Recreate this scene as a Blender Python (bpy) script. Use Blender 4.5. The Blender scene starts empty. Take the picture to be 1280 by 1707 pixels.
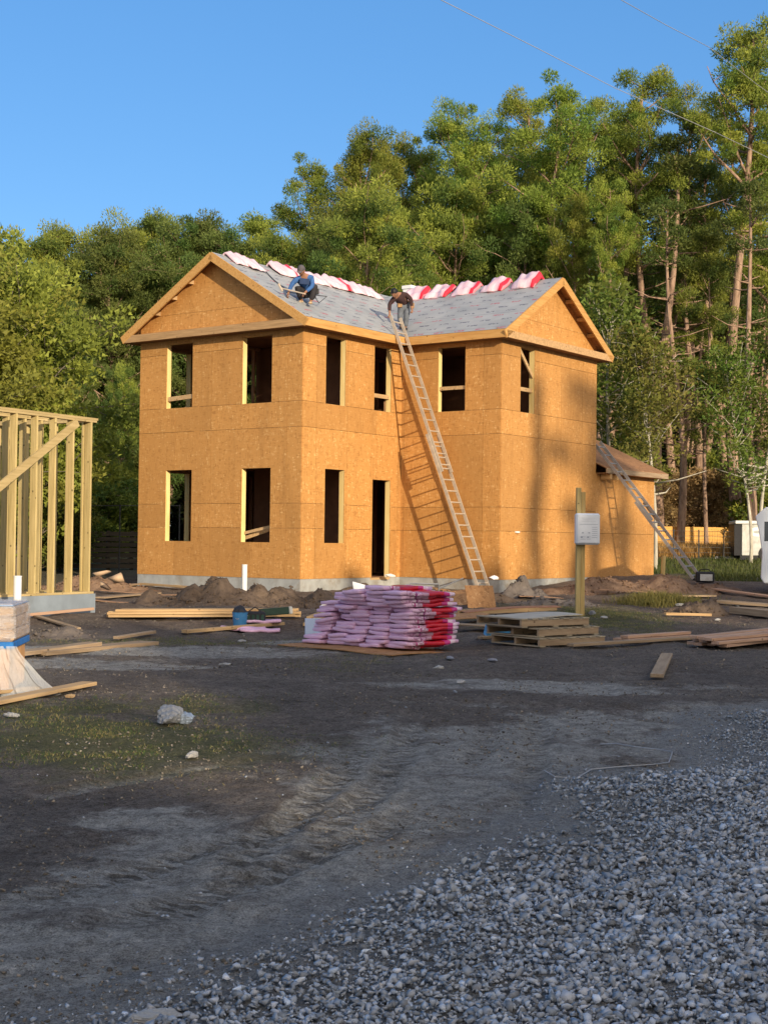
import bpy, bmesh, math, random
import numpy as np
from mathutils import Vector, Matrix, Euler
R_ = math.radians
sc = bpy.context.scene
# ------------------------------------------------------------------ camera
F_PX = 2367.0; PITCH = .0197; ROLL = .012; CZ = 1.5
cp, sp = math.cos(PITCH), math.sin(PITCH)
Fv = np.array([0, cp, sp]); Uv = np.array([0, -sp, cp]); Rv = np.array([1., 0, 0])
Rv, Uv = math.cos(ROLL)*Rv + math.sin(ROLL)*Uv, -math.sin(ROLL)*Rv + math.cos(ROLL)*Uv
CAM = np.array([0, 0, CZ])
cd = bpy.data.cameras.new('camera'); cam = bpy.data.objects.new('camera', cd); sc.collection.objects.link(cam)
cam.matrix_world = Matrix(((Rv[0], Uv[0], -Fv[0], 0), (Rv[1], Uv[1], -Fv[1], 0), (Rv[2], Uv[2], -Fv[2], CZ), (0, 0, 0, 1)))
cd.sensor_fit = 'VERTICAL'; cd.sensor_height = 36; cd.lens = F_PX/1707*36; cd.clip_end = 3000; cd.clip_start = .1
sc.camera = cam
# ------------------------------------------------------------------ sky, sun, exposure
PHI = .945
u_ = np.array([math.cos(PHI), math.sin(PHI), 0]); v_ = np.array([-math.sin(PHI), math.cos(PHI), 0])
SAZ, SEL = R_(62), R_(13.5)
sd = (-u_*math.cos(SAZ) - v_*math.sin(SAZ))*math.cos(SEL) + np.array([0, 0, math.sin(SEL)])
w = bpy.data.worlds.new('World'); sc.world = w; w.use_nodes = True
nt = w.node_tree; bg = nt.nodes['Background']
sky = nt.nodes.new('ShaderNodeTexSky'); sky.sky_type = 'NISHITA'; sky.sun_disc = False
sky.sun_elevation = SEL; sky.sun_rotation = math.atan2(sd[0], sd[1]); sky.air_density = 1.0; sky.dust_density = .3; sky.ozone_density = 2.6
hs_ = nt.nodes.new('ShaderNodeHueSaturation'); hs_.inputs['Saturation'].default_value = 1.12; nt.links.new(sky.outputs[0], hs_.inputs['Color']); tn_ = nt.nodes.new('ShaderNodeMix'); tn_.data_type = 'RGBA'; tn_.blend_type = 'MULTIPLY'; tn_.inputs[0].default_value = 1; tn_.inputs[7].default_value = (.90, .91, 1.0, 1); nt.links.new(hs_.outputs[0], tn_.inputs[6]); fl_ = nt.nodes.new('ShaderNodeMix'); fl_.data_type = 'RGBA'; fl_.inputs[0].default_value = .58; fl_.inputs[7].default_value = (.26, 1.06, 2.45, 1); nt.links.new(tn_.outputs[2], fl_.inputs[6])
# sun-side half of the sky: warm glow added to lift the yard's shade
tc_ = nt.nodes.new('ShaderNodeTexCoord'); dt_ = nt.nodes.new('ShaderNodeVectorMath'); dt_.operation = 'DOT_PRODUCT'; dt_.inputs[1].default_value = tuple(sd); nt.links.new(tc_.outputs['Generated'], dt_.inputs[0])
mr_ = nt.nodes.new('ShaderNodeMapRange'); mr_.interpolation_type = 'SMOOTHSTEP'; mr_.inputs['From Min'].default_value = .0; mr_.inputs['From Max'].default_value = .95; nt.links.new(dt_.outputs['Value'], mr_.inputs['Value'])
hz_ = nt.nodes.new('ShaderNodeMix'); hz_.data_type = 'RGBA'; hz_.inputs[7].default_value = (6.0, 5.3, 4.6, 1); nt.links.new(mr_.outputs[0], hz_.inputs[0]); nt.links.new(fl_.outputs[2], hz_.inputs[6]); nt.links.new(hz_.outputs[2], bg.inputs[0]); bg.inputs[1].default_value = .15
sl = bpy.data.lights.new('sun', 'SUN'); sl.energy = 3.05; sl.angle = R_(.53); sl.color = (1, .84, .62)
so = bpy.data.objects.new('sun', sl); sc.collection.objects.link(so)
so.rotation_euler = Vector(sd).to_track_quat('Z', 'Y').to_euler(); so.location = (10, -10, 30)
sc.view_settings.view_transform = 'Standard'; sc.view_settings.look = 'None'; sc.view_settings.gamma = 1; sc.view_settings.exposure = .76
# ------------------------------------------------------------------ helpers
C = sc.collection
def ray(px, py): return Fv + Rv*(px-640)/F_PX - Uv*(py-853.5)/F_PX
def atz(px, py, z=0.):
    d = ray(px, py); return CAM + d*(z-CZ)/d[2]
def aty(px, py, Y):
    d = ray(px, py); return CAM + d*Y/d[1]
def atp(px, py, n, p):
    d = ray(px, py); return CAM + d*((np.array(p)-CAM)@n)/(d@n)
def hsh(ix, iy, s=0):
    h = (ix.astype(np.int64)*374761393 + iy.astype(np.int64)*668265263 + s*974634777) & 0xffffffff
    h = ((h ^ (h >> 13))*1274126177) & 0xffffffff
    return ((h ^ (h >> 16)) & 0xffff)/65535.
def vn(x, y, s=0):
    x = np.asarray(x, float); y = np.asarray(y, float)
    ix = np.floor(x); iy = np.floor(y); fx = x-ix; fy = y-iy
    fx = fx*fx*(3-2*fx); fy = fy*fy*(3-2*fy); ix = ix.astype(np.int64); iy = iy.astype(np.int64)
    a = hsh(ix, iy, s); b = hsh(ix+1, iy, s); c = hsh(ix, iy+1, s); d = hsh(ix+1, iy+1, s)
    return (a*(1-fx)+b*fx)*(1-fy) + (c*(1-fx)+d*fx)*fy
def fbm(x, y, o=4, s=0):
    t = 0; a = .5
    for i in range(o): t = t + a*(vn(x*2**i, y*2**i, s+i)-.5); a *= .5
    return t
def sst(x): x = np.clip(x, 0, 1); return x*x*(3-2*x)
def tag(o, label=None, cat=None, group=None, kind=None):
    if label: o['label'] = label
    if cat: o['category'] = cat
    if group: o['group'] = group
    if kind: o['kind'] = kind
    return o
def empty(name, loc=(0, 0, 0), rz=0, rot=None):
    o = bpy.data.objects.new(name, None); C.objects.link(o); o.location = loc
    o.rotation_euler = rot if rot else (0, 0, rz); o.empty_display_size = .1; return o
class MB:
    def __init__(s): s.v = []; s.f = []
    def add(s, vs, fs):
        n = len(s.v); s.v += [tuple(map(float, p)) for p in vs]; s.f += [tuple(i+n for i in f) for f in fs]; return s
    def box(s, x0, x1, y0, y1, z0, z1, m=None):
        vs = [(x, y, z) for z in (z0, z1) for y in (y0, y1) for x in (x0, x1)]
        if m is not None: vs = [m @ Vector(p) for p in vs]
        return s.add(vs, [(0, 2, 3, 1), (4, 5, 7, 6), (0, 1, 5, 4), (2, 6, 7, 3), (0, 4, 6, 2), (1, 3, 7, 5)])
    def bar(s, a, b, w_, h_, up=(0, 0, 1)):   # board from a to b, width w_ sideways, h_ along up
        a = Vector(a); b = Vector(b); d = (b-a).normalized(); up = Vector(up); sx = d.cross(up).normalized(); up = sx.cross(d).normalized()
        vs = [p + sx*(i*w_/2) + up*(j*h_/2) for p in (a, b) for (i, j) in ((-1, -1), (1, -1), (1, 1), (-1, 1))]
        return s.add(vs, [(3, 2, 1, 0), (4, 5, 6, 7), (0, 1, 5, 4), (1, 2, 6, 5), (2, 3, 7, 6), (3, 0, 4, 7)])
    def tube(s, pts, rad, n=6):
        pts = [Vector(p) for p in pts]; vs = []; N = len(pts)
        rad = rad if hasattr(rad, '__len__') else [rad]*N
        for i, p in enumerate(pts):
            d = (pts[min(i+1, N-1)]-pts[max(i-1, 0)]).normalized()
            a = d.cross(Vector((.3, .9, .31))).normalized(); b = d.cross(a)
            vs += [p + (a*math.cos(t*2*math.pi/n)+b*math.sin(t*2*math.pi/n))*rad[i] for t in range(n)]
        fs = [(i*n+j, i*n+(j+1) % n, (i+1)*n+(j+1) % n, (i+1)*n+j) for i in range(N-1) for j in range(n)]
        fs += [tuple(range(n))[::-1], tuple((N-1)*n+j for j in range(n))]
        return s.add(vs, fs)
    def prism(s, poly, off):                # poly: 3D points; extruded by off
        n = len(poly); o = Vector(off); vs = [Vector(p) for p in poly] + [Vector(p)+o for p in poly]
        return s.add(vs, [tuple(range(n))[::-1], tuple(range(n, 2*n))] + [(i, (i+1) % n, n+(i+1) % n, n+i) for i in range(n)])
    def build(s, name, mat, parent=None, smooth=False, bevel=0, loc=None, rz=None):
        me = bpy.data.meshes.new(name); me.from_pydata(s.v, [], s.f); me.validate()
        bm = bmesh.new(); bm.from_mesh(me); bmesh.ops.recalc_face_normals(bm, faces=bm.faces)
        if bevel: bmesh.ops.bevel(bm, geom=bm.edges[:], offset=bevel, segments=1, affect='EDGES')
        bm.to_mesh(me); bm.free()
        if smooth:
            for p in me.polygons: p.use_smooth = True
        me.materials.append(mat)
        o = bpy.data.objects.new(name, me); C.objects.link(o)
        if parent: o.parent = parent
        if loc is not None: o.location = loc
        if rz is not None: o.rotation_euler = (0, 0, rz)
        return o
def npmesh(name, V, Fc, mat, col=None, k=3, smooth=False, link=True, parent=None):
    me = bpy.data.meshes.new(name); me.vertices.add(len(V)); me.vertices.foreach_set('co', np.asarray(V, np.float32).ravel())
    Fc = np.asarray(Fc, np.int32); nf = len(Fc); me.loops.add(nf*k); me.loops.foreach_set('vertex_index', Fc.ravel())
    me.polygons.add(nf); me.polygons.foreach_set('loop_start', np.arange(nf, dtype=np.int32)*k); me.polygons.foreach_set('loop_total', np.full(nf, k, np.int32))
    if smooth: me.polygons.foreach_set('use_smooth', np.ones(nf, bool))
    me.update(); me.validate()
    if col is not None:
        a = me.color_attributes.new('col', 'FLOAT_COLOR', 'POINT'); a.data.foreach_set('color', np.asarray(col, np.float32).ravel())
    me.materials.append(mat)
    if not link: return me
    o = bpy.data.objects.new(name, me); C.objects.link(o)
    if parent: o.parent = parent
    return o
# ------------------------------------------------------------------ materials
def mat(name, rough=.8, spec=.3):
    m = bpy.data.materials.new(name); m.use_nodes = True; b = m.node_tree.nodes['Principled BSDF']
    b.inputs['Roughness'].default_value = rough; b.inputs['Specular IOR Level'].default_value = spec; return m, m.node_tree, b
class NT:
    def __init__(s, t): s.t = t
    def n(s, ty, **k):
        nd = s.t.nodes.new('ShaderNode'+ty)
        for a, b in k.items(): setattr(nd, a, b)
        return nd
    def l(s, a, b): s.t.links.new(a, b)
    def noise(s, scale, det=4, co=None, rough=.6):
        nd = s.n('TexNoise'); nd.inputs['Scale'].default_value = scale; nd.inputs['Detail'].default_value = det; nd.inputs['Roughness'].default_value = rough
        if co: s.l(co, nd.inputs['Vector'])
        return nd.outputs['Fac']
    def ramp(s, fac, stops):
        nd = s.n('ValToRGB'); cr = nd.color_ramp
        while len(cr.elements) < len(stops): cr.elements.new(.5)
        for e, (p, c) in zip(cr.elements, stops): e.position = p; e.color = (*c, 1) if hasattr(c, '__len__') else (c, c, c, 1)
        s.l(fac, nd.inputs[0]); return nd.outputs[0]
    def mix(s, fac, a, b, mode='MIX'):
        nd = s.n('Mix', data_type='RGBA', blend_type=mode)
        for i, x in ((0, fac), (6, a), (7, b)):
            if hasattr(x, 'links'): s.l(x, nd.inputs[i])
            else: nd.inputs[i].default_value = x if i == 0 else ((*x, 1) if hasattr(x, '__len__') else (x, x, x, 1))
        return nd.outputs[2]
    def math(s, op, a, b=None):
        nd = s.n('Math', operation=op)
        for i, x in enumerate((a, b)):
            if x is None: continue
            if hasattr(x, 'links'): s.l(x, nd.inputs[i])
            else: nd.inputs[i].default_value = x
        return nd.outputs[0]
    def co(s, which='Object', scale=None):
        o = s.n('TexCoord').outputs[which]
        if scale:
            mp = s.n('Mapping'); mp.inputs['Scale'].default_value = scale; s.l(o, mp.inputs[0]); o = mp.outputs[0]
        return o
    def bump(s, h, b, st=.3, d=.01):
        nd = s.n('Bump'); nd.inputs['Strength'].default_value = st; nd.inputs['Distance'].default_value = d; s.l(h, nd.inputs['Height']); s.l(nd.outputs[0], b.inputs['Normal'])
def plain(name, col, rough=.7, var=.25, scale=6, bump=.15, spec=.3, metal=0, dirt=None):
    m, t, b = mat(name, rough, spec); N = NT(t); co = N.co()
    f = N.noise(scale, 5, co); c2 = tuple(max(0, x*(1-var)) for x in col); c1 = tuple(min(1, x*(1+var*.6)) for x in col)
    c = N.ramp(f, [(.3, c2), (.7, c1)])
    if dirt: c = N.mix(N.ramp(N.noise(scale*.4, 6, co, .7), [(.5, 0.), (.68, 1.)]), c, dirt)
    N.l(c, b.inputs['Base Color']); b.inputs['Metallic'].default_value = metal
    if bump: N.bump(N.noise(scale*5, 4, co), b, bump, .01)
    return m
def wood(name, c1, c2, axis=0, knots=True):
    m, t, b = mat(name, .75, .2); N = NT(t); s = [14., 14., 14.]; s[axis] = .9
    rnd = N.n('ObjectInfo').outputs['Random']; co0 = N.co()
    add = N.n('VectorMath', operation='ADD'); cmb = N.n('CombineXYZ')
    for i in range(3): N.l(N.math('MULTIPLY', rnd, 37.+i*11), cmb.inputs[i])
    N.l(co0, add.inputs[0]); N.l(cmb.outputs[0], add.inputs[1])
    mp = N.n('Mapping'); mp.inputs['Scale'].default_value = s; N.l(add.outputs[0], mp.inputs[0])
    f = N.noise(1.6, 6, mp.outputs[0], .65); c = N.ramp(f, [(.32, c2), (.62, c1)])
    if knots:
        vo = N.n('TexVoronoi'); vo.inputs['Scale'].default_value = 5.5; N.l(add.outputs[0], vo.inputs['Vector'])
        c = N.mix(N.ramp(vo.outputs['Distance'], [(.06, .9), (.13, 0.)]), c, tuple(x*.28 for x in c2))
    c = N.mix(N.math('MULTIPLY', rnd, .3), c, tuple(x*.55 for x in c2))
    N.l(c, b.inputs['Base Color']); N.bump(f, b, .3, .01); return m
def osb(name, ca, cb, cc, joints=False):
    m, t, b = mat(name, .72, .25); N = NT(t); co = N.co()
    v1 = N.n('TexVoronoi'); v1.inputs['Scale'].default_value = 1; N.l(N.co('Object', (34, 34, 9)), v1.inputs['Vector'])
    v2 = N.n('TexVoronoi'); v2.inputs['Scale'].default_value = 1; N.l(N.co('Object', (10, 10, 38)), v2.inputs['Vector'])
    s1 = N.n('SeparateColor'); N.l(v1.outputs['Color'], s1.inputs[0]); s2 = N.n('SeparateColor'); N.l(v2.outputs['Color'], s2.inputs[0])
    f = N.math('MULTIPLY', N.math('ADD', s1.outputs[0], s2.outputs[1]), .5)
    c = N.ramp(f, [(.12, cb), (.4, ca), (.78, ca), (.95, cc)])
    c = N.mix(N.ramp(N.noise(1.1, 5, co, .7), [(.35, .25), (.7, 0.)]), c, tuple(x*.7 for x in ca))
    at = N.n('Attribute'); at.attribute_name = 'tint'; c = N.mix(N.math('MULTIPLY', at.outputs['Fac'], .5), c, tuple(x*.62 for x in ca))
    st = N.ramp(N.noise(1, 5, N.co('Object', (3, 3, .35)), .7), [(.5, 0.), (.75, .3)])
    c = N.mix(st, c, tuple(x*.5 for x in cb))
    N.l(c, b.inputs['Base Color']); N.bump(f, b, .25, .004); return m
OSB = osb('osb', (.55, .275, .082), (.40, .185, .05), (.74, .46, .19))
OSBD = osb('osb_raw', (.40, .21, .09), (.24, .12, .05), (.55, .34, .17))
LUM = wood('lumber', (.58, .40, .21), (.40, .25, .12), 0)
LUMZ = wood('lumber_upright', (.64, .47, .20), (.45, .30, .10), 2)
LUMN = wood('sunlit_lumber_upright', (.95, .76, .36), (.80, .55, .20), 2, False)  # the sun's brightness on the jambs is put into this pale tone
LUMY = wood('lumber_cross', (.62, .40, .19), (.44, .26, .10), 1)
FASC = wood('fascia_wood', (.64, .37, .13), (.46, .23, .065), 0, True)
FASCY = wood('fascia_wood_cross', (.64, .37, .13), (.46, .23, .065), 1, True)
GREYW = wood('weathered_wood', (.42, .31, .20), (.26, .18, .11), 0)
PTW = wood('treated_wood_upright', (.62, .48, .22), (.42, .32, .13), 2)
PTX = wood('treated_wood_plate', (.58, .44, .22), (.38, .28, .12), 0)
PINKW = wood('pinkish_plank', (.58, .38, .26), (.42, .25, .16), 0)
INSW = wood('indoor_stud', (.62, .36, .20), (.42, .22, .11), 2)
CONC = plain('concrete', (.36, .37, .36), .9, .25, 3, .2, dirt=(.24, .21, .17))
CONCB = plain('blue_grey_concrete', (.23, .27, .31), .9, .2, 2, .15, dirt=(.16, .17, .17))
WHITE = plain('white_plastic', (.78, .78, .76), .45, .06, 4, .05)
WHITED = plain('dirty_white', (.62, .62, .58), .6, .2, 5, .05, dirt=(.35, .33, .28))
ALU = plain('aluminium', (.50, .42, .33), .5, .2, 8, .05, .4, .2)
ALUD = plain('dark_aluminium', (.36, .35, .34), .5, .2, 8, .05, .5, .3)
BLACK = plain('black_plastic', (.02, .02, .024), .5, .2, 6, .05)
BLUEP = plain('blue_plastic', (.05, .2, .42), .4, .15, 5, .05)
SKIN = plain('skin', (.30, .15, .09), .6, .1, 10, 0)
# ------------------------------------------------------------------ ground
def G(x, y):
    x = np.asarray(x, float); y = np.asarray(y, float)
    b = np.interp(y, [0, 20, 33, 45, 60, 100, 400, 1200], [0, .04, .22, .36, .72, 1.3, 1.8, 2.])
    r = sst((x-2)/4.5)*sst((y-31)/7)*.22 + sst((x-6)/5)*sst((y-42)/12)*.28
    wv = fbm(x*.35, y*.35, 3, 5)*.16*sst((y-14)/10)*(1-sst((y-60)/20))
    wv = np.minimum(wv, .02 + 0*wv)*1.0
    return b + r + wv
def rutline(x, y, p0, p1, wd):
    d = np.array(p1)-np.array(p0); L = math.hypot(*d); d = d/L
    s = (x-p0[0])*d[0]+(y-p0[1])*d[1]; q = (x-p0[0])*-d[1]+(y-p0[1])*d[0]
    q = q + .12*np.sin(s*.55) + .1*fbm(s*.6, s*0+3, 2, 9)
    m = np.exp(-(q/wd)**4)*sst(s/.8)*sst((L-s)/.8)
    return s, q, m
def Gf(x, y):
    """fine relief on top of G"""
    near = 1-sst((y-18)/14)
    z = G(x, y) + (fbm(x*.9, y*.9, 4, 1)*.09 + fbm(x*5, y*5, 4, 2)*.04*(.45+.55*near) + fbm(x*14, y*14, 2, 6)*.026*near + fbm(x*2.5, y*2.5, 3, 61)*.10*sst((y-19)/3)*(1-sst((y-45)/8)))*(1-sst((y-60)/20))
    z = z + np.abs(fbm(x*2.2, y*1.6, 3, 71))*-.03
    for (a, b, wd, tr) in RUTS:
        s, q, m = rutline(x, y, a, b, wd)
        z = z - m*.022 + m*tr*.010*np.sin(s*2*math.pi/.13 + 6*np.abs(q)/wd)*vn(x*1.4, y*1.4, 33)
        z = z + .008*np.exp(-((np.abs(q)-wd*1.25)/.05)**2)*sst(s/.8)*vn(x*3, y*3, 35)
    return z
def g2(px, py, z=0): p = atz(px, py, z); return (p[0], p[1])
RUTS = [(g2(-60, 1540), g2(640, 1310), .12, 1.5), (g2(60, 1600), g2(700, 1345), .13, 1.5), (g2(330, 1500), g2(600, 1230), .12, 1.4), (g2(460, 1480), g2(690, 1200), .12, 1.2),
        (g2(780, 1290), g2(800, 1200), .1, .8), (g2(850, 1380), g2(880, 1180), .1, .8), (g2(-80, 1350), g2(500, 1260), .13, .5), (g2(-60, 1120), g2(500, 1085), .18, .4), (g2(-60, 1095), g2(560, 1062), .18, .3),
        (g2(500, 1170), g2(1400, 1190), .16, .4), (g2(420, 1130), g2(1400, 1125), .16, .3)]
def fr(a, b, n, g=1.0):
    t = np.linspace(0, 1, n, endpoint=False); return a+(b-a)*t**g
xs = np.concatenate([-np.geomspace(900, 7, 40)[:-1], fr(-7, -4, 30), fr(-4, 5, 400), fr(5, 9, 50), np.geomspace(9, 900, 42)])
ys = np.concatenate([-np.geomspace(400, 4, 24)[:-1], fr(-4, 3.6, 20), fr(3.6, 9, 210), fr(9, 14, 130), fr(14, 30, 170), fr(30, 62, 90), np.geomspace(62, 1200, 40)])
X, Y = np.meshgrid(xs, ys); Z = Gf(X, Y)
def blob(X, Y, px, py, rx, ry, z=0., soft=.85, s=0):
    c = atz(px, py, z); ex = abs(rx)*c[1]/F_PX; ey = abs(atz(px, py-ry, z)[1]-atz(px, py+ry, z)[1])/2
    d = np.sqrt(((X-c[0])/ex)**2+((Y-c[1])/ey)**2) + fbm(X/ex*1.6, Y/ey*1.6, 4, 40+s)*1.9
    return sst((1+soft-d)/(2*soft))
grav_edge = [g2(*p) for p in ((-500, 1900), (60, 1700), (230, 1650), (380, 1590), (520, 1510), (680, 1460), (800, 1400), (900, 1345), (880, 1310), (1010, 1285), (1150, 1290), (1130, 1235), (1160, 1190), (1290, 1178), (1500, 1190))]
def gravsd(x, y):
    """signed distance-like: >0 inside the gravel"""
    ge = np.array(grav_edge); d = np.full(np.shape(x), 1e9)
    for a, b in zip(ge[:-1], ge[1:]):
        ab = b-a; t = np.clip(((x-a[0])*ab[0]+(y-a[1])*ab[1])/(ab@ab), 0, 1)
        d = np.minimum(d, np.hypot(x-a[0]-ab[0]*t, y-a[1]-ab[1]*t))
    poly = [tuple(p) for p in ge]+[(9, 12.9), (14, 5), (9, -4), (-5, -4)]
    ins = np.zeros(np.shape(x), bool); n = len(poly)
    for i in range(n):
        (x0, y0), (x1, y1) = poly[i], poly[(i+1) % n]
        c = ((y0 > y) != (y1 > y)) & (x < (x1-x0)*(y-y0)/((y1-y0) if y1 != y0 else 1e-9)+x0); ins ^= c
    return np.where(ins, d, -d) + fbm(x*1.3, y*1.3, 3, 22)*.5
gsd = gravsd(X, Y)
Z = Z + .025*sst((gsd+.1)/1.4)*(Y < 20)
clay = np.zeros_like(X)
for i, a in enumerate([(620, 1290, 140, 45), (820, 1250, 230, 38), (700, 1330, 160, 50), (430, 1430, 260, 55), (180, 1480, 150, 45), (120, 1600, 170, 60), (560, 1460, 170, 50), (950, 1370, 120, 40), (300, 1560, 200, 40), (1000, 1210, 120, 18), (1100, 1250, 120, 20), (250, 1370, 120, 14), (900, 1150, 240, 10)]): clay = np.maximum(clay, blob(X, Y, *a, s=i)*.9)
rut = np.zeros(X.shape+(3,))
for (a_, b_, wd_, t_) in RUTS:
    s_, q_, m_ = rutline(X, Y, a_, b_, wd_); clay = np.maximum(clay, m_*t_*.8*(.5+vn(X*2, Y*2, 44))); up_ = m_*t_ > rut[..., 2]; rut[up_] = np.stack([s_, np.abs(q_)/wd_, m_*t_], -1)[up_]
clay = np.maximum(clay, .62*np.exp(-np.clip(-gsd, 0, 9)/.55)*(gsd < .3)*(.4+1.1*vn(X*1.7, Y*1.7, 46))*(Y < 14)); clay = np.maximum(clay, .62*sst((X*-1+.3)/2)*sst((8.2-Y)/1.5)*vn(X*1.1, Y*2.2, 47))
grass = np.zeros_like(X)
GRASS = [(190, 1245, 230, 42, 1.), (90, 1190, 150, 22, .8), (340, 1180, 110, 18, .7), (520, 1240, 110, 18, .45), (330, 1075, 260, 8, .5), (620, 1110, 120, 14, .3), (900, 1050, 120, 14, .6), (980, 1040, 120, 22, .8)]
for i, (a, b, c_, d_, k_) in enumerate(GRASS): grass = np.maximum(grass, blob(X, Y, a, b, c_, d_, s=20+i)*k_)
gr2 = sst((X-6.5)/2)*sst((Y-36)/3) + sst((Y-43)/4); grass = np.maximum(grass, np.clip(gr2, 0, 1)*(.75+fbm(X*.5, Y*.5, 2, 8)*.6))
grass = np.maximum(grass, sst((-X-6)/2)*.6*sst((Y-24)/4))
blue = np.zeros_like(X)
for i, a in enumerate([(250, 1090, 240, 7), (110, 1112, 190, 6), (520, 1078, 80, 4)]): blue = np.maximum(blue, blob(X, Y, *a, s=60+i))
gravm = sst((gsd+.35)/.5)*(Y < 20)
red = sst((Y-20)/3)*(1-sst((Y-42)/5))*(.5+fbm(X*.8, Y*.8, 3, 51)*1.2)
col = np.stack([grass, np.maximum(clay, blue*1.), gravm, np.clip(red, 0, 1)], -1).reshape(-1, 4)
nx, ny = len(xs), len(ys); idx = np.arange(nx*ny).reshape(ny, nx)
Fq = np.stack([idx[:-1, :-1], idx[:-1, 1:], idx[1:, 1:], idx[1:, :-1]], -1).reshape(-1, 4)
gm, t, b = mat('earth', .95, .15); N = NT(t); co = N.co()
at = N.n('Attribute'); at.attribute_name = 'col'; sep = N.n('SeparateColor'); N.l(at.outputs['Color'], sep.inputs[0])
n1 = N.noise(.9, 8, co, .7); n2 = N.noise(9, 8, co, .75); n3 = N.noise(48, 6, co, .8)
dirt = N.ramp(n1, [(.3, (.18, .148, .126)), (.5, (.28, .235, .20)), (.7, (.38, .33, .28))])
dirt = N.mix(N.ramp(n2, [(.4, 0.), (.75, .6)]), dirt, (.33, .295, .255)); dirt = N.mix(N.ramp(n3, [(.36, .85), (.52, 0.)]), dirt, (.06, .048, .04))
dirt = N.mix(N.math('MULTIPLY', at.outputs['Alpha'], .7), dirt, N.ramp(n2, [(.3, (.15, .09, .06)), (.7, (.32, .215, .15))]))
cl = N.ramp(n2, [(.3, (.46, .435, .39)), (.7, (.74, .71, .65))]); cl = N.mix(N.ramp(n3, [(.38, .75), (.5, 0.)]), cl, (.24, .22, .195))
cf = N.ramp(N.math('ADD', sep.outputs[1], N.math('MULTIPLY', N.math('SUBTRACT', n2, .5), .9)), [(.24, 0.), (.62, .95)])
c = N.mix(cf, dirt, cl)
gs = N.ramp(n3, [(.35, (.07, .085, .03)), (.7, (.19, .19, .08))])
c = N.mix(N.ramp(N.noise(1, 6, N.co('Object', (2.2, 7, 3)), .75), [(.35, .55), (.6, 0.)]), c, (.10, .085, .075), 'MULTIPLY') if 0 else N.mix(N.ramp(N.noise(4.3, 8, co, .8), [(.38, .45), (.56, 0.)]), c, (.085, .072, .062))
gf = N.ramp(N.math('ADD', sep.outputs[0], N.math('MULTIPLY', N.math('SUBTRACT', n2, .5), .8)), [(.35, 0.), (.85, .8)])
c = N.mix(gf, c, gs)
gv = N.ramp(n3, [(.35, (.26, .26, .255)), (.7, (.50, .49, .475))])
vo = N.n('TexVoronoi'); vo.inputs['Scale'].default_value = 38; N.l(co, vo.inputs['Vector'])
sv = N.n('SeparateColor'); N.l(vo.outputs['Color'], sv.inputs[0])
gf2 = N.ramp(N.math('ADD', sep.outputs[2], N.math('MULTIPLY', N.math('SUBTRACT', n2, .5), .6)), [(.35, 0.), (.7, .85)])
c = N.mix(gf2, c, gv)
peb = N.math('MULTIPLY', N.ramp(vo.outputs['Distance'], [(.18, 1.), (.26, 0.)]), N.math('GREATER_THAN', sv.outputs[0], .93))
c = N.mix(N.math('MULTIPLY', peb, .8), c, (.3, .29, .27)); ng = N.noise(120, 4, co, .8); c = N.mix(.85, c, N.ramp(ng, [(.32, .38), (.5, 1.), (.7, 1.45)]), 'MULTIPLY')
ra = N.n('Attribute'); ra.attribute_name = 'rut'; rs_ = N.n('SeparateXYZ'); N.l(ra.outputs['Vector'], rs_.inputs[0])
trd = N.math('SINE', N.math('ADD', N.math('MULTIPLY', rs_.outputs[0], 2*math.pi/.085), N.math('MULTIPLY', rs_.outputs[1], 4.5)))
tm_ = N.math('MULTIPLY', rs_.outputs[2], N.ramp(n2, [(.4, .1), (.6, 1.)])); tf_ = N.math('MULTIPLY', N.ramp(trd, [(.0, 1.), (.25, 0.)]), tm_)
c = N.mix(N.math('MULTIPLY', tf_, .85), c, (.45, .42, .38), 'MULTIPLY'); n5 = N.noise(15, 8, co, .85); c = N.mix(.8, c, N.ramp(n5, [(.36, .45), (.5, 1.), (.66, 1.35)]), 'MULTIPLY')  # tread gaps darkened in the colour, for groove shade the soft light lacks
N.l(c, b.inputs['Base Color'])
n4 = N.noise(170, 3, co, .7); hh = N.math('ADD', N.math('ADD', N.math('MULTIPLY', n2, .45), N.math('MULTIPLY', n3, .75)), N.math('MULTIPLY', n4, .3)); hh = N.math('SUBTRACT', hh, N.math('MULTIPLY', tf_, .38)); N.bump(hh, b, 1., .10)
go = npmesh('ground', np.stack([X, Y, Z], -1).reshape(-1, 3), Fq, gm, col, 4, True); ra_ = go.data.attributes.new('rut', 'FLOAT_VECTOR', 'POINT'); ra_.data.foreach_set('vector', rut.reshape(-1).astype(np.float32)); tag(go, kind='structure')
def ground_z(x, y): return float(Gf(np.array([x]), np.array([y]))[0])
def onground(px, py, lift=0.):
    d = ray(px, py); d = d/d[1]; t = np.linspace(3, 75, 3600); Q = CAM[:, None]+d[:, None]*t; k = np.argmax(Q[2] < G(Q[0], Q[1])); p = Q[:, k]; z = ground_z(p[0], p[1])
    return Vector((p[0], p[1], z+lift))
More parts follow.
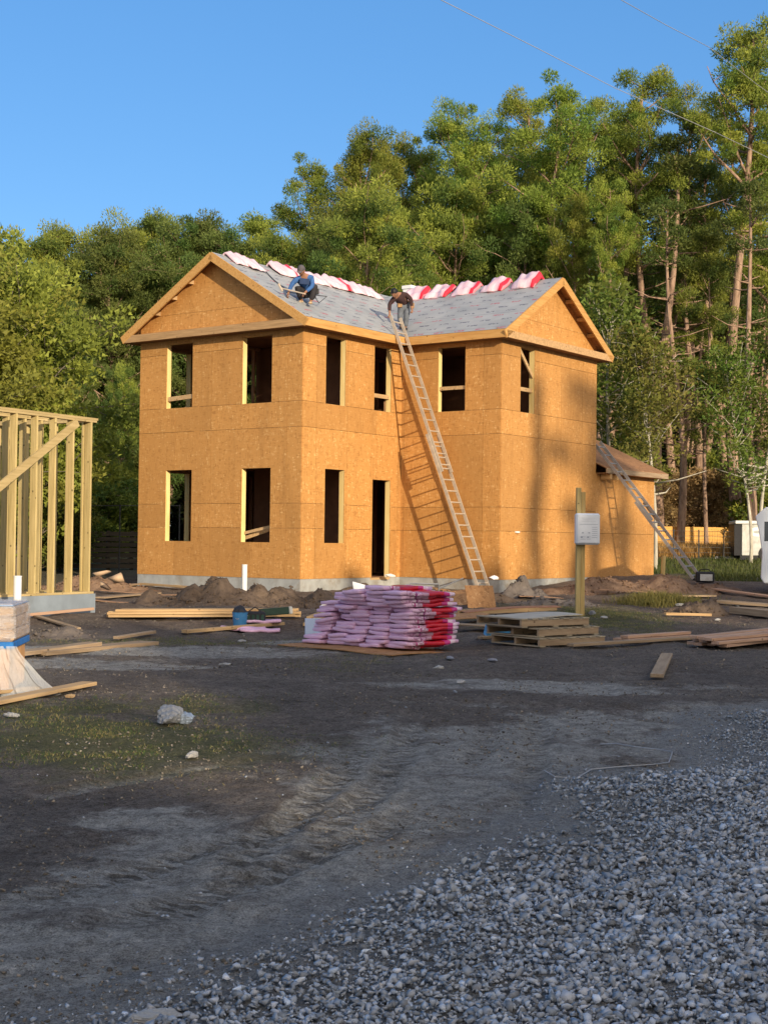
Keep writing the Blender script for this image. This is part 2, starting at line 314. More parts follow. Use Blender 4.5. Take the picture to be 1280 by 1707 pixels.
# ------------------------------------------------------------------ gravel
rg = np.random.default_rng(3)
def rocks(n=24):
    out = []
    for i in range(n):
        bm = bmesh.new(); k_ = 7 + i % 5
        p = rg.normal(size=(k_, 3)); p /= np.linalg.norm(p, axis=1)[:, None]; p *= rg.uniform(.75, 1.1, (k_, 1)); p *= np.array([1, rg.uniform(.6, .9), rg.uniform(.4, .7)])
        for q in p: bm.verts.new(q)
        r = bmesh.ops.convex_hull(bm, input=bm.verts); bmesh.ops.triangulate(bm, faces=bm.faces)
        bm.verts.ensure_lookup_table(); bm.verts.index_update()
        V = np.array([v.co[:] for v in bm.verts]); Fc = np.array([[v.index for v in f.verts] for f in bm.faces]); bm.free(); out.append((V, Fc))
    return out
ROCK = rocks()
def scatter(pts, size, zoff, name, material, cols):
    V = []; Fa = []; Cc = []; n0 = 0
    for i, (x, y, z) in enumerate(pts):
        v, f_ = ROCK[i % len(ROCK)]; e = Euler((rg.normal()*.5, rg.normal()*.5, rg.uniform(0, 6.28))).to_matrix(); m = np.array(e)
        V.append((v@m.T)*size[i]+np.array([x, y, z+zoff*size[i]])); Fa.append(f_+n0); n0 += len(v); Cc.append(np.tile(cols[i], (len(v), 1)))
    return npmesh(name, np.concatenate(V), np.concatenate(Fa), material, np.concatenate(Cc), 3)
NR = 120000
yy = 3.7 + (13.2-3.7)*rg.random(NR)**1.35; xx = rg.uniform(-1, 1, NR)*(yy*.275+.9) + .35
sdv = gravsd(xx, yy); keep = rg.random(NR) < np.clip((sdv+.15)/.9, 0, 1)**1.2*.95 + .05*np.exp(-np.clip(-sdv, 0, 9)/.4) + .003
bare = blob(xx, yy, 950, 1378, 85, 22, s=3); keep &= rg.random(NR) > bare*.75
keep &= ~((sdv < .1) & (rg.random(NR) < .3))
xx, yy, sdv = xx[keep], yy[keep], sdv[keep]
big = vn(xx*.8, yy*.8, 90); sz = (.007+.018*rg.random(len(xx))**2.0 + .010*(rg.random(len(xx)) < .05))*np.where(sdv < .25, .55+1.2*np.clip(sdv, 0, .25), 1)*(.72+.5*big)*1.12
zz = Gf(xx, yy) + .025*sst((gravsd(xx, yy)+.1)/1.4) + .018*rg.random(len(xx))*(sdv > .2)
g_ = .11+.33*rg.random(len(xx))**1.3 + .25*(rg.random(len(xx)) < .04); wm_ = rg.random(len(xx))*.12; g_ = g_*1.12; cw = np.stack([g_*(.86+wm_), g_*.98, g_*(1.14-wm_), np.ones_like(g_)], -1)
cw[:, :3] *= (.75+.5*vn(xx*1.1, yy*1.1, 77))[:, None]
gvm, t, b = mat('crushed_stone', .9, .25); N = NT(t); at = N.n('Attribute'); at.attribute_name = 'col'
cc = N.mix(N.ramp(N.noise(70, 4, N.co()), [(.35, 0.), (.7, .5)]), at.outputs['Color'], (.36, .40, .44)); N.l(cc, b.inputs['Base Color']); N.bump(N.noise(160, 3, N.co()), b, .5, .004)
tag(scatter(np.stack([xx, yy, zz], -1), sz, .15, 'gravel', gvm, cw), 'grey crushed stone gravel spread over the bottom right foreground', 'gravel', kind='stuff')
# crumbs and clods over the dirt
n_ = 70000; yy = 4.2+25*rg.random(n_)**1.5; xx = rg.uniform(-1, 1, n_)*(yy*.28+.5)
s_ = .0022+.011*rg.random(n_)**6; s_ *= 1+yy*.05; kc = vn(xx*1.3, yy*1.3, 66) > .45-.0*xx; xx, yy, s_ = xx[kc], yy[kc], s_[kc]; n_ = len(xx); g_ = .07+.16*rg.random(n_) + .12*(rg.random(n_) < .004)
cdm, t, b = mat('clod_dirt', .95, .1); N = NT(t); at = N.n('Attribute'); at.attribute_name = 'col'; N.l(at.outputs['Color'], b.inputs['Base Color'])
tag(scatter(np.stack([xx, yy, Gf(xx, yy)], -1), s_, .2, 'dirt_clods', cdm, np.stack([g_*1.15, g_, g_*.82, g_*0+1], -1)), 'small clods and pebbles strewn over the bare dirt', 'clods', kind='stuff')
# ------------------------------------------------------------------ grass
def blades(name, x, y, h, cols, wd=.006, lean=.5, zf=None, z=None):
    n = len(x); z = (Gf(x, y)-.01) if z is None else z; a = rg.uniform(0, 6.28, n); dx = np.cos(a)*wd/2; dy_ = np.sin(a)*wd/2
    la = rg.uniform(0, 6.28, n); ln = rg.random(n)*lean*h
    b0 = np.stack([x-dx, y-dy_, z], -1); b1 = np.stack([x+dx, y+dy_, z], -1)
    m0 = np.stack([x-dx*.7+np.cos(la)*ln*.35, y-dy_*.7+np.sin(la)*ln*.35, z+h*.6], -1); m1 = m0+np.stack([dx*1.4, dy_*1.4, dx*0], -1)
    tp = np.stack([x+np.cos(la)*ln, y+np.sin(la)*ln, z+h*(1-.3*lean*rg.random(n))], -1)
    V = np.stack([b0, b1, m0, m1, tp], 1).reshape(-1, 3); i = np.arange(n)[:, None]*5
    Fc = np.concatenate([i+[0, 1, 3], i+[0, 3, 2], i+[2, 3, 4]], 0)
    return npmesh(name, V, Fc, LEAFG, np.repeat(cols, 5, 0), 3)
def leafmat(name, trans=.35, rough=.6):
    m, t, b = mat(name, rough, .25); N = NT(t); at = N.n('Attribute'); at.attribute_name = 'col'
    rnd = N.n('ObjectInfo').outputs['Random']; hs = N.n('HueSaturation'); N.l(at.outputs['Color'], hs.inputs['Color'])
    N.l(N.math('ADD', N.math('MULTIPLY', rnd, .03), .485), hs.inputs['Hue']); N.l(N.math('ADD', N.math('MULTIPLY', rnd, .35), .82), hs.inputs['Value'])
    N.l(hs.outputs[0], b.inputs['Base Color']); tr = N.n('BsdfTranslucent'); N.l(hs.outputs[0], tr.inputs['Color'])
    mx = N.n('MixShader'); mx.inputs[0].default_value = trans; N.l(b.outputs[0], mx.inputs[1]); N.l(tr.outputs[0], mx.inputs[2]); N.l(mx.outputs[0], t.nodes['Material Output'].inputs[0]); return m
LEAFG = leafmat('grass_blade', .3); LEAF = leafmat('foliage', .38)
gx, gy, gh, gc = [], [], [], []
for i, (px, py, rx, ry, k_) in enumerate(GRASS):
    c_ = atz(px, py, 0); ex = rx*c_[1]/F_PX; ey = abs(atz(px, py-ry, 0)[1]-atz(px, py+ry, 0)[1])/2
    n = int(ex*ey*3.2*6500*k_/(1+c_[1]*.06)); x = c_[0]+rg.normal(size=n)*ex*.6; y = c_[1]+rg.normal(size=n)*ey*.6
    kk = vn(x*3, y*3, 12)*.6+vn(x*9, y*9, 13)*.4 > .46; x, y = x[kk], y[kk]; n = len(x)
    gx.append(x); gy.append(y); gh.append((.010+.026*rg.random(n)**1.6)*(1+.5*vn(x*2, y*2, 14))*(1.35 if c_[1] > 15 else 1))
    tq = rg.random(n); dry = (rg.random(n) < .55)[:, None]
    gc.append(np.where(dry, np.stack([.24+.1*tq, .19+.09*tq, .08+.03*tq, tq*0+1], -1), np.stack([.05+.06*tq, .09+.08*tq, .02+.02*tq, tq*0+1], -1)))
gx, gy, gh, gc = map(np.concatenate, (gx, gy, gh, gc)); ok = (gravsd(gx, gy) < -.1) | (gy > 14); ok &= (gy > 6) & (gy < 60)
tag(blades('grass', gx[ok], gy[ok], gh[ok], gc[ok], .0045, 2.2), 'short trampled grass patches growing on the dark dirt', 'grass', kind='stuff')
n = 26000; x = rg.uniform(5.5, 17, n); y = rg.uniform(38, 56, n); kk = (x > 9) | (y > 43); x, y = x[kk], y[kk]; n = len(x); tq = rg.random(n)
tag(blades('weeds', x, y, .05+.22*rg.random(n)**2.5, np.stack([.05+.07*tq, .075+.06*tq, .02+.015*tq, tq*0+1], -1), .03, .7), 'dark green rough grass and weeds beyond the house on the right', 'grass', kind='stuff')
# ------------------------------------------------------------------ the house
Z0 = .55; P0 = Vector((-1.958, 33.569, Z0))
LB, LC, LD, WA, WT = 4.065, 3.011, 5.05, 5.41, 5.97
XE = LB+LD
house = empty('unfinished_house', P0, PHI); tag(house, 'two storey house shell sheathed in orange brown wood panels, unfinished, with open window holes', 'house')
HM = Matrix.Translation(P0) @ Matrix.Rotation(PHI, 4, 'Z')
def HP(x, y, z=0): return HM @ Vector((x, y, z))
def loc_of(P): return HM.inverted() @ Vector(P)
rnd = random.Random(7)
def wall_panel(name, pt, s0, s1, z0, z1, opens, vj, hj, out, m=OSB, gable=None):
    """pt(s, z, t) -> local xyz ; t = thickness outward"""
    mb = MB(); tints = []; gap = .004
    sb = sorted(set([s0, s1]+[j for j in vj if s0 < j < s1]+[a for o in opens for a in o[:2]])); zb = sorted(set([z0, z1]+[j for j in hj if z0 < j < z1]+[a for o in opens for a in o[2:4]]))
    tm = {}
    for a, b_ in zip(sb[:-1], sb[1:]):
        for c, d in zip(zb[:-1], zb[1:]):
            ms, mz = (a+b_)/2, (c+d)/2
            if any(o[0] < ms < o[1] and o[2] < mz < o[3] for o in opens): continue
            a2 = a+(gap if a in vj else 0); b2 = b_-(gap if b_ in vj else 0); c2 = c+(gap if c in hj else 0); d2 = d-(gap if d in hj else 0)
            key = (sum(j < ms for j in vj), sum(j < mz for j in hj)); tm.setdefault(key, rnd.random()**1.5)
            vs = [pt(s, z, t) for t in (0, .012) for (s, z) in ((a2, c2), (b2, c2), (b2, d2), (a2, d2))]
            mb.add(vs, [(0, 1, 2, 3), (7, 6, 5, 4), (0, 4, 5, 1), (1, 5, 6, 2), (2, 6, 7, 3), (3, 7, 4, 0)]); tints += [tm[key]]*6
    o = mb.build(name, m, house); at = o.data.attributes.new('tint', 'FLOAT', 'FACE')
    if len(o.data.polygons) == len(tints): at.data.foreach_set('value', tints)
    return o
def frame_for(pt, o, inner=.16, mats=(LUMN, LUMN), name='window_opening'):
    a, b_, c, d = o; r = None; t0, t1 = -inner, .004; th = .035; e = .003
    def bx(s0, s1, z0, z1): 
        mb = MB(); vs = [pt(s, z, t) for t in (t0, t1) for (s, z) in ((s0, z0), (s1, z0), (s1, z1), (s0, z1))]
        return mb.add(vs, [(0, 1, 2, 3), (7, 6, 5, 4), (0, 4, 5, 1), (1, 5, 6, 2), (2, 6, 7, 3), (3, 7, 4, 0)])
    fr_ = bx(a-th, a-e+.001, c, d).build(name, mats[0], house)
    bx(b_+e-.001, b_+th, c, d).build('jamb', mats[0], fr_); bx(a-th, b_+th, c-.06, c-e+.001).build('sill', LUM, fr_); bx(a-th, b_+th, d+e-.001, d+.2).build('header', LUM, fr_)
    return fr_
def studs_for(pt, s0, s1, z0, z1, opens, m=INSW, step=.4064, skip=None):
    mb = MB(); s = s0+.03
    while s < s1:
        zs = [(z0, z1)]
        for o in opens:
            if o[0]-.05 < s < o[1]+.05: zs = [q for (a, b_) in zs for q in ((a, min(b_, o[2]-.06)), (max(a, o[3]+.2), b_)) if q[1]-q[0] > .02]
        for (a, b_) in zs:
            vs = [pt(x, z, t) for t in (-.142, -.002) for (x, z) in ((s-.019, a), (s+.019, a), (s+.019, b_), (s-.019, b_))]
            mb.add(vs, [(0, 1, 2, 3), (7, 6, 5, 4), (0, 4, 5, 1), (1, 5, 6, 2), (2, 6, 7, 3), (3, 7, 4, 0)])
        s += step
    for z in (z0+.02, z1-.04):
        vs = [pt(x, zz, t) for t in (-.142, -.002) for (x, zz) in ((s0, z-.019), (s1, z-.019), (s1, z+.019), (s0, z+.019))]
        if z > z0+.1: mb.add(vs, [(0, 1, 2, 3), (7, 6, 5, 4), (0, 4, 5, 1), (1, 5, 6, 2), (2, 6, 7, 3), (3, 7, 4, 0)])
    return mb.build('wall_studs', m, house)
ptA = lambda s, z, t: (-t, s, z); ptB = lambda s, z, t: (s, -t, z); ptC = lambda s, z, t: (LB-t, s, z); ptD = lambda s, z, t: (s, -LC-t, z)
ptE = lambda s, z, t: (XE+t, s, z); ptF = lambda s, z, t: (s, WA+t, z)
lo, hi, l2, h2 = .86, 2.655, 4.235, 5.87
opA = [(3.54, 4.44, lo, hi), (.95, 1.87, lo, hi), (3.56, 4.46, l2, h2), (.95, 1.89, l2, h2)]
opB = [(.88, 1.65, lo, hi), (2.82, 3.587, 0, 2.476), (.87, 1.645, l2, h2), (2.845, 3.575, l2, h2)]
opC = [(-1.96, -1.145, l2, h2)]; opD = [(4.98, 5.69, l2, h2)]
opE = [(3.9, 4.8, l2-.2, h2), (-1.6, -.9, l2, h2)]; opF = [(.75, 1.7, l2, h2), (.75, 1.7, lo, hi), (3.9, 4.6, l2, h2)]
HJ = [1.205, 1.8, 3.62, 4.235, 5.6]
wall_panel('wall', ptA, 0, WA, 0, WT, opA, [.46, 1.68, 2.9, 4.12], HJ, 0)
wall_panel('wall', ptB, 0, LB, 0, WT, opB, [.52, 1.74, 2.96, 3.9], HJ, 0)
wall_panel('wall', ptC, -LC, .012, 0, WT, opC, [-2.5, -1.28, -.1], HJ, 0)
wall_panel('wall', ptD, LB, XE, 0, WT, opD, [5.9, 7.1, 8.3], HJ, 0)
wall_panel('wall', ptD, XE, 12.85, -.1, 2.86, [], [10.3, 11.5, 12.4], [1.205], 0)
wall_panel('wall', ptE, -LC, WA, 0, WT, opE, [0, 2.4], HJ, 0); wall_panel('wall', ptF, 0, XE, 0, WT, opF, [2.4, 4.8], HJ, 0)
for pt, ops in ((ptA, opA), (ptB, opB), (ptC, opC), (ptD, opD), (ptF, opF), (ptE, opE)):
    for o in ops: frame_for(pt, o, .15, (LUMN,), 'door_opening' if o[2] == 0 else 'window_opening')
for pt, a, b_, ops in ((ptA, .02, WA-.02, opA), (ptB, .18, LB-.16, opB), (ptC, -LC+.02, -.02, opC), (ptD, LB+.18, XE-.2, opD), (ptF, .2, XE-.2, opF), (ptE, -LC+.2, WA-.2, opE)):
    studs_for(pt, a, b_, .04, 2.74, ops); studs_for(pt, a, b_, 3.1, 5.94, ops)
# corner boards seen through joints, wrap flaps
# floors
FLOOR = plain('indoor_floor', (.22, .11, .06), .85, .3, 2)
def slab(name, z0, z1, m, e=.16):
    mb = MB(); P = [(e, e), (LB+e, e), (LB+e, -LC+e), (XE-e, -LC+e), (XE-e, WA-e), (e, WA-e)]
    mb.prism([(x, y, z0) for x, y in P], (0, 0, z1-z0)); return mb.build(name, m, house)
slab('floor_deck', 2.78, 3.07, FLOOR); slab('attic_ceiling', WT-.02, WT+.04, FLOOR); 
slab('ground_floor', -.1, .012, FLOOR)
# indoor partitions
def partition(x0, y0, x1, y1, z0, z1, sheet=False):
    mb = MB(); L = math.hypot(x1-x0, y1-y0); n = int(L/.4064); d = Vector((x1-x0, y1-y0, 0))/L
    for i in range(n+1):
        p = Vector((x0, y0, 0))+d*(i*L/n); mb.bar(p+Vector((0, 0, z0)), p+Vector((0, 0, z1)), .09, .038, up=d)
    mb.bar((x0, y0, z0+.02), (x1, y1, z0+.02), .095, .038); mb.bar((x0, y0, z1-.02), (x1, y1, z1-.02), .095, .06)
    mb.build('partition', INSW, house)
    if sheet:
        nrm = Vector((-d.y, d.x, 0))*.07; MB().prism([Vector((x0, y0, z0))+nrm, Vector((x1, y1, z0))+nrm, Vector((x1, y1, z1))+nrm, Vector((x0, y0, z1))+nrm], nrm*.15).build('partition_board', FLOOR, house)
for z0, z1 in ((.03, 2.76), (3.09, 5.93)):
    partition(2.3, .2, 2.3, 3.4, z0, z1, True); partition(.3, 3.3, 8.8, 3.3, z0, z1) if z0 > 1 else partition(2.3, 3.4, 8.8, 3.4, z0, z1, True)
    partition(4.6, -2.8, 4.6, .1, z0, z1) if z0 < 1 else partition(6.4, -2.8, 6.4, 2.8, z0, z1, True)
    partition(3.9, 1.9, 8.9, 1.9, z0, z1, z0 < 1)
# foundation
mb = MB(); e = -.03
P = [(e, e), (LB+e, e), (LB+e, -LC+e), (12.85-e, -LC+e), (12.85-e, 1.5), (XE-e, 1.5), (XE-e, WA-e), (e, WA-e)]
P = [(-.0, -.0), (LB, 0), (LB, -LC), (XE, -LC), (XE, WA), (0, WA)]; P = [(x+(.0), y) for x, y in P]
mb.prism([(x, y, -.75) for x, y in P], (0, 0, .748)); mb.box(XE, 12.84, -LC, 1.4, -.85, -.102)
mb.build('foundation', CONC, house)
# extension walls and roof
MB().prism([(12.85, -LC, -.1), (12.85, 1.5, -.1), (12.85, 1.5, 2.86), (12.85, -.75, 4.0), (12.85, -LC, 2.86)], (-.02, 0, 0)).build('wall', OSB, house)
ez, es = 3.0, .46
MB().prism([(XE+.02, -3.33, ez-.01), (13.1, -3.33, ez-.01), (13.1, -.75, ez+es*2.58), (XE+.02, -.75, ez+es*2.58)], (0, 0, .025)).build('roof_deck', osb('roof_panel', (.33, .17, .08), (.18, .09, .04), (.45, .27, .14)), house)
MB().prism([(XE+.02, -.75, ez+es*2.58), (13.1, -.75, ez+es*2.58), (13.1, 1.8, ez), (XE+.02, 1.8, ez)], (0, 0, .025)).build('roof_deck', OSBD, house)
MB().box(XE+.02, 13.1, -3.36, -3.32, 2.86, 3.0).build('fascia', GREYW, house)
MB().bar((13.12, -3.32, ez-.06), (13.12, -.75, ez+es*2.57-.06), .04, .14).build('rake_board', GREYW, house)
MB().box(XE+.02, 13.08, -3.32, -3.03, 2.86, 2.875).build('soffit', OSBD, house)
for x in (9.35, 9.75): MB().box(x, x+.12, -3.345, -3.05, 2.7, 2.855).build('lookout', LUMY, house)
# main roofs
sA, sD, eA, eD = .609, .6, 6.17, 6.17
zA = lambda y: eA+sA*(min(y, 2*2.705-y)+.3); zD = lambda x: eD+sD*(min(x, 2*6.58-x)-3.765)
yr, xr, yv = 2.705, 6.58, 2.475
polys = {'a': [(-.3, -.3), (3.765, -.3), (6.58, yv), (9.4, -.3), (9.4, yr), (-.3, yr)], 'b': [(-.3, yr), (9.4, yr), (9.4, 5.71), (-.3, 5.71)],
         'c': [(3.765, -.3), (3.765, -3.31), (6.58, -3.31), (6.58, yv)], 'd': [(6.58, -3.31), (9.4, -3.31), (9.4, -.3), (6.58, yv)]}
m, t, b = mat('roof_underlayment', .55, .35); N = NT(t); uv = N.co('UV')
c = N.ramp(N.noise(1.2, 5, uv), [(.3, (.27, .28, .28)), (.7, (.40, .40, .39))])
sx = N.n('SeparateXYZ'); N.l(uv, sx.inputs[0]); U_, V_ = sx.outputs[0], sx.outputs[1]
wb = N.math('ADD', V_, N.math('MULTIPLY', N.noise(.8, 3, uv), .06))
seam = N.math('LESS_THAN', N.math('FRACT', N.math('MULTIPLY', wb, 1/.92)), .02)
row = N.math('MULTIPLY', V_, 1/.29); rf = N.math('FRACT', row); ri = N.math('FLOOR', row)
cu = N.math('ADD', N.math('MULTIPLY', U_, 1/.62), N.math('MULTIPLY', ri, .37)); cf_ = N.math('FRACT', cu)
inb = N.math('MULTIPLY', N.math('MULTIPLY', N.math('GREATER_THAN', cf_, .25), N.math('LESS_THAN', cf_, .72)), N.math('MULTIPLY', N.math('GREATER_THAN', rf, .35), N.math('LESS_THAN', rf, .62)))
wn = N.n('TexWhiteNoise', noise_dimensions='2D'); fl = N.n('VectorMath', operation='FLOOR'); mp = N.n('Mapping'); mp.inputs['Scale'].default_value = (26, 30, 1); N.l(uv, mp.inputs[0]); N.l(mp.outputs[0], fl.inputs[0]); N.l(fl.outputs[0], wn.inputs[0])
inb = N.math('MULTIPLY', inb, N.math('GREATER_THAN', wn.outputs[0], .42))
redrow = N.math('LESS_THAN', N.math('FRACT', N.math('MULTIPLY', ri, .3334)), .3)
c = N.mix(N.math('MULTIPLY', inb, .85), c, N.mix(redrow, (.10, .10, .12), (.40, .08, .10)))
c = N.mix(N.math('MULTIPLY', seam, .6), c, (.12, .12, .13)); N.l(c, b.inputs['Base Color'])
wr = N.noise(1, 5, N.co('UV', (1.2, 5, 1)), .6); N.bump(wr, b, .6, .03); UNDER = m
for k_, P in polys.items():
    zf = (lambda x, y: zA(y)) if k_ in 'ab' else (lambda x, y: zD(x))
    MB().prism([(x, y, zf(x, y)-.02) for x, y in P], (0, 0, .018)).build('roof_deck', OSBD, house)
    bm = bmesh.new(); vs = [bm.verts.new((x, y, zf(x, y)+.006)) for x, y in P]; f_ = bm.faces.new(vs); f_.normal_update()
    if f_.normal.z < 0: f_.normal_flip()
    uvl = bm.loops.layers.uv.new('UVMap')
    for lp in f_.loops: x, y = lp.vert.co.x, lp.vert.co.y; lp[uvl].uv = (x, y*1.17) if k_ in 'ab' else (y, x*1.17)
    me = bpy.data.meshes.new('underlayment'); bm.to_mesh(me); bm.free(); me.materials.append(UNDER); o = bpy.data.objects.new('underlayment', me); C.objects.link(o); o.parent = house
# hips: fascias, rakes, soffits, gables
th = .04; fb = 5.955
MB().box(-.342, 3.765-th, -.342, -.302, fb, eA-.012).build('fascia', FASC, house)
MB().box(3.722, 3.763, -3.34, -.344, fb, eD-.012).build('fascia', FASCY, house)
MB().box(9.402, 9.44, -3.3, 5.7, fb, eD-.012).build('fascia', FASCY, house)
MB().box(-.34, 9.4, 5.712, 5.75, fb, eA-.012).build('fascia', FASC, house)
FASG = wood('fascia_worn', (.56, .35, .17), (.34, .21, .10), 1); MB().box(-.344, -.304, -.30, 5.71, fb+.002, eA-.03).build('fascia', FASG, house)
MB().box(3.765, 9.4, -3.352, -3.312, fb+.002, eD-.03).build('fascia', FASG, house)
def rake(a, b_, up): MB().bar(a, b_, .04, .2, up).build('rake_board', FASC, house)
rake((-.325, -.36, zA(-.36)-.11), (-.325, yr+.02, zA(yr)-.09), (0, -sA, 1)); rake((-.325, 5.77, zA(5.77)-.11), (-.325, yr-.02, zA(yr)-.093), (0, sA, 1))
rake((3.70, -3.332, zD(3.70)-.11), (xr+.02, -3.332, zD(xr)-.09), (-sD, 0, 1)); rake((9.46, -3.332, zD(9.46)-.11), (xr-.02, -3.332, zD(xr)-.093), (sD, 0, 1))
# soffits (dark boxed underside)
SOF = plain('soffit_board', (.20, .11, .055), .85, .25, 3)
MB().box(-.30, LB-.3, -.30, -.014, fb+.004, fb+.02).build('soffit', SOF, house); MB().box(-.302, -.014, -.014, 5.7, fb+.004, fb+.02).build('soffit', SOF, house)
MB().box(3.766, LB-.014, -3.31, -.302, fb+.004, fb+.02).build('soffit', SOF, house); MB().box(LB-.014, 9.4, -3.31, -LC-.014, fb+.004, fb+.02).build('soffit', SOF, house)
# pent ledge tops
MB().prism([(-.304, -.28, 6.13), (-.304, 5.69, 6.13), (-.014, 5.69, 6.2), (-.014, -.28, 6.2)], (0, 0, .012)).build('ledge', OSBD, house)
MB().prism([(3.78, -3.312, 6.13), (9.38, -3.312, 6.13), (9.38, -LC-.014, 6.2), (3.78, -LC-.014, 6.2)], (0, 0, .012)).build('ledge', OSBD, house)
# gable triangles, split into two panels
def tri(pt, s0, s1, sm, zf, out, base=6.0):
    h = 6.62; sl_ = (zf(sm)-zf(s0))/(sm-s0)
    a = s0+(h-zf(s0))/sl_+.03; b_ = s1-(h-zf(s0))/sl_-.03
    for poly in ([(s0, base), (s1, base), (s1, zf(s0)-.03), (b_, h-.003), (a, h-.003), (s0, zf(s0)-.03)], [(a, h+.003), (b_, h+.003), (sm, zf(sm)-.04)]):
        o = MB().prism([pt(s, z, 0) for s, z in poly], Vector(pt(0, 0, .013))-Vector(pt(0, 0, 0))).build('gable_wall', OSB, house)
tri(ptA, 0, WA, yr, zA, 0); tri(ptD, LB, XE, xr, zD, 0)
# back gable so that the attic is closed
MB().prism([(XE, 0, WT), (XE, WA, WT), (XE, WA, zA(0)-.03), (XE, yr, zA(yr)-.04), (XE, 0, zA(0)-.03)], (-.012, 0, 0)).build('gable_wall', OSBD, house)
for y in (3.55, 4.12, 4.7): MB().box(-.30, -.02, y, y+.10, zA(y)-.16, zA(y)-.06).build('lookout', LUM, house)
for x in (7.25, 7.9, 8.5): MB().box(x, x+.1, -3.31, -LC-.02, zD(x)-.16, zD(x)-.07).build('lookout', LUMY, house)
# ridge wrap at gable corner
UWR = plain('folded_underlayment', (.45, .28, .12), .7, .2, 4)
# braces in the openings
def brace(p, q, h=.09, w_=.038, m_=LUM): MB().bar(p, q, w_, h).build('brace_board', m_, house)
brace((.05, 3.5, 4.52), (.05, 4.5, 4.47), .11); brace((2.7, .06, 4.62), (3.7, .06, 4.62), .1); brace((LB+.06, -2.05, 4.83), (LB+.06, -1.05, 4.83), .09)
brace((4.9, -LC+.08, 4.83), (5.75, -LC+.08, 4.83), .1); brace((5.0, -LC+.06, 5.85), (5.8, -LC+.06, 5.1), .09)
brace((.25, 2.0, .95), (.55, .6, 1.4), .09); brace((.1, 2.0, 1.05), (.25, 1.1, 1.25), .07)
brace((1.02, .3, 4.2), (1.02, .3, 4.75), .09, .05, LUMZ); brace((1.3, .35, 4.2), (1.3, .35, 4.62), .04, .05, LUMZ)
brace((LB+.3, -1.9, 4.2), (LB+.3, -1.9, 4.58), .09, .05, LUMZ); brace((LB+.35, -1.55, 4.2), (LB+.35, -1.55, 4.5), .05, .05, LUMZ)
brace((.12, 3.6, 4.2), (.12, 3.6, 4.45), .06, .09, LUMN); brace((3.5, .15, 4.2), (3.5, .15, 4.6), .06, .09, LUMZ)
# small vent flap on wall D
c_ = loc_of(atp(861, 887, v_, HP(0, -LC-.02))); MB().box(c_.x-.09, c_.x+.09, -LC-.06, -LC-.013, c_.z-.02, c_.z+.02).build('wall_vent', WHITE, house, bevel=.005)
# rope from the ridge, vent on the roof
n1_ = HP(.55, 1.0, 6.98); n0_ = HP(1.34, 2.75, 8.04)
mb = MB(); mb.tube([n0_.lerp(n1_, t_/8)+Vector((0, 0, .03+.02*math.sin(t_))) for t_ in range(9)], .012, 5); tag(mb.build('safety_rope', BLACK), 'dark safety rope running down the grey roof to the man in blue', 'rope')
vt = empty('roof_vent', HP(7.1, 1.9, 7.55), PHI); tag(vt, 'small white boxy vent poking up behind the ridge beside the brown jacketed man', 'vent')
MB().box(-.14, .14, -.14, .14, -.2, .62).build('duct', WHITE, vt); MB().box(-.17, .17, -.17, .17, .56, .66).build('cap', WHITE, vt, bevel=.01)
MB().box(-.145, .145, -.145, .145, .3, .33).build('band', ALU, vt)
# ------------------------------------------------------------------ ladders
def ladder(label, foot, top, side, L, w_=.46, ALU=ALU):
    """two-section extension ladder; side = direction of the rungs"""
    foot = Vector(foot); top = Vector(top); d = (top-foot).normalized(); side = Vector(side).normalized(); nrm = side.cross(d).normalized()
    if nrm.z < 0: nrm = -nrm
    r = empty('extension_ladder', foot); tag(r, label, 'ladder', 'ladders leaning on the house')
    rot = Matrix((side, d, nrm)).transposed().to_4x4(); r.matrix_world = Matrix.Translation(foot) @ rot
    S1 = L*.56; s2 = L*.42
    for sec, (a, b_, off, ww) in enumerate(((0, S1, 0, w_), (s2, L, .055, w_-.075))):
        for s in (-1, 1):
            x = s*ww/2; MB().box(x-.013, x+.013, a, b_, off-.04, off+.04).build('rail', ALU, r)
        n = int((b_-a)/.305)
        for i in range(n): MB().tube([(-ww/2, a+.2+i*.305, off), (ww/2, a+.2+i*.305, off)], .019, 6).build('rung', ALU, r)
    for s in (-1, 1): MB().box(s*w_/2-.03, s*w_/2+.03, -.03, .08, -.06, .05).build('foot', BLACK, r)
    return r
ladder('long aluminium extension ladder leaning on the roof edge at the inner corner', HP(3.47, -2.95, -.26), HP(3.47, -.355, 6.12), HP(1, 0)-HP(0, 0), 7.45, .50)
e2 = Vector(atp(1025, 786, v_, HP(0, -3.40))); f2 = onground(1150, 961); l2_ = loc_of(e2); lf = loc_of(f2)
f2 = HP(l2_.x+.1, -5.85, 0); f2.z = ground_z(f2.x, f2.y)
ladder('aluminium extension ladder leaning on the low lean-to roof at the right end of the house', f2, e2, HP(1, 0)-HP(0, 0), 4.9, .54, ALUD)
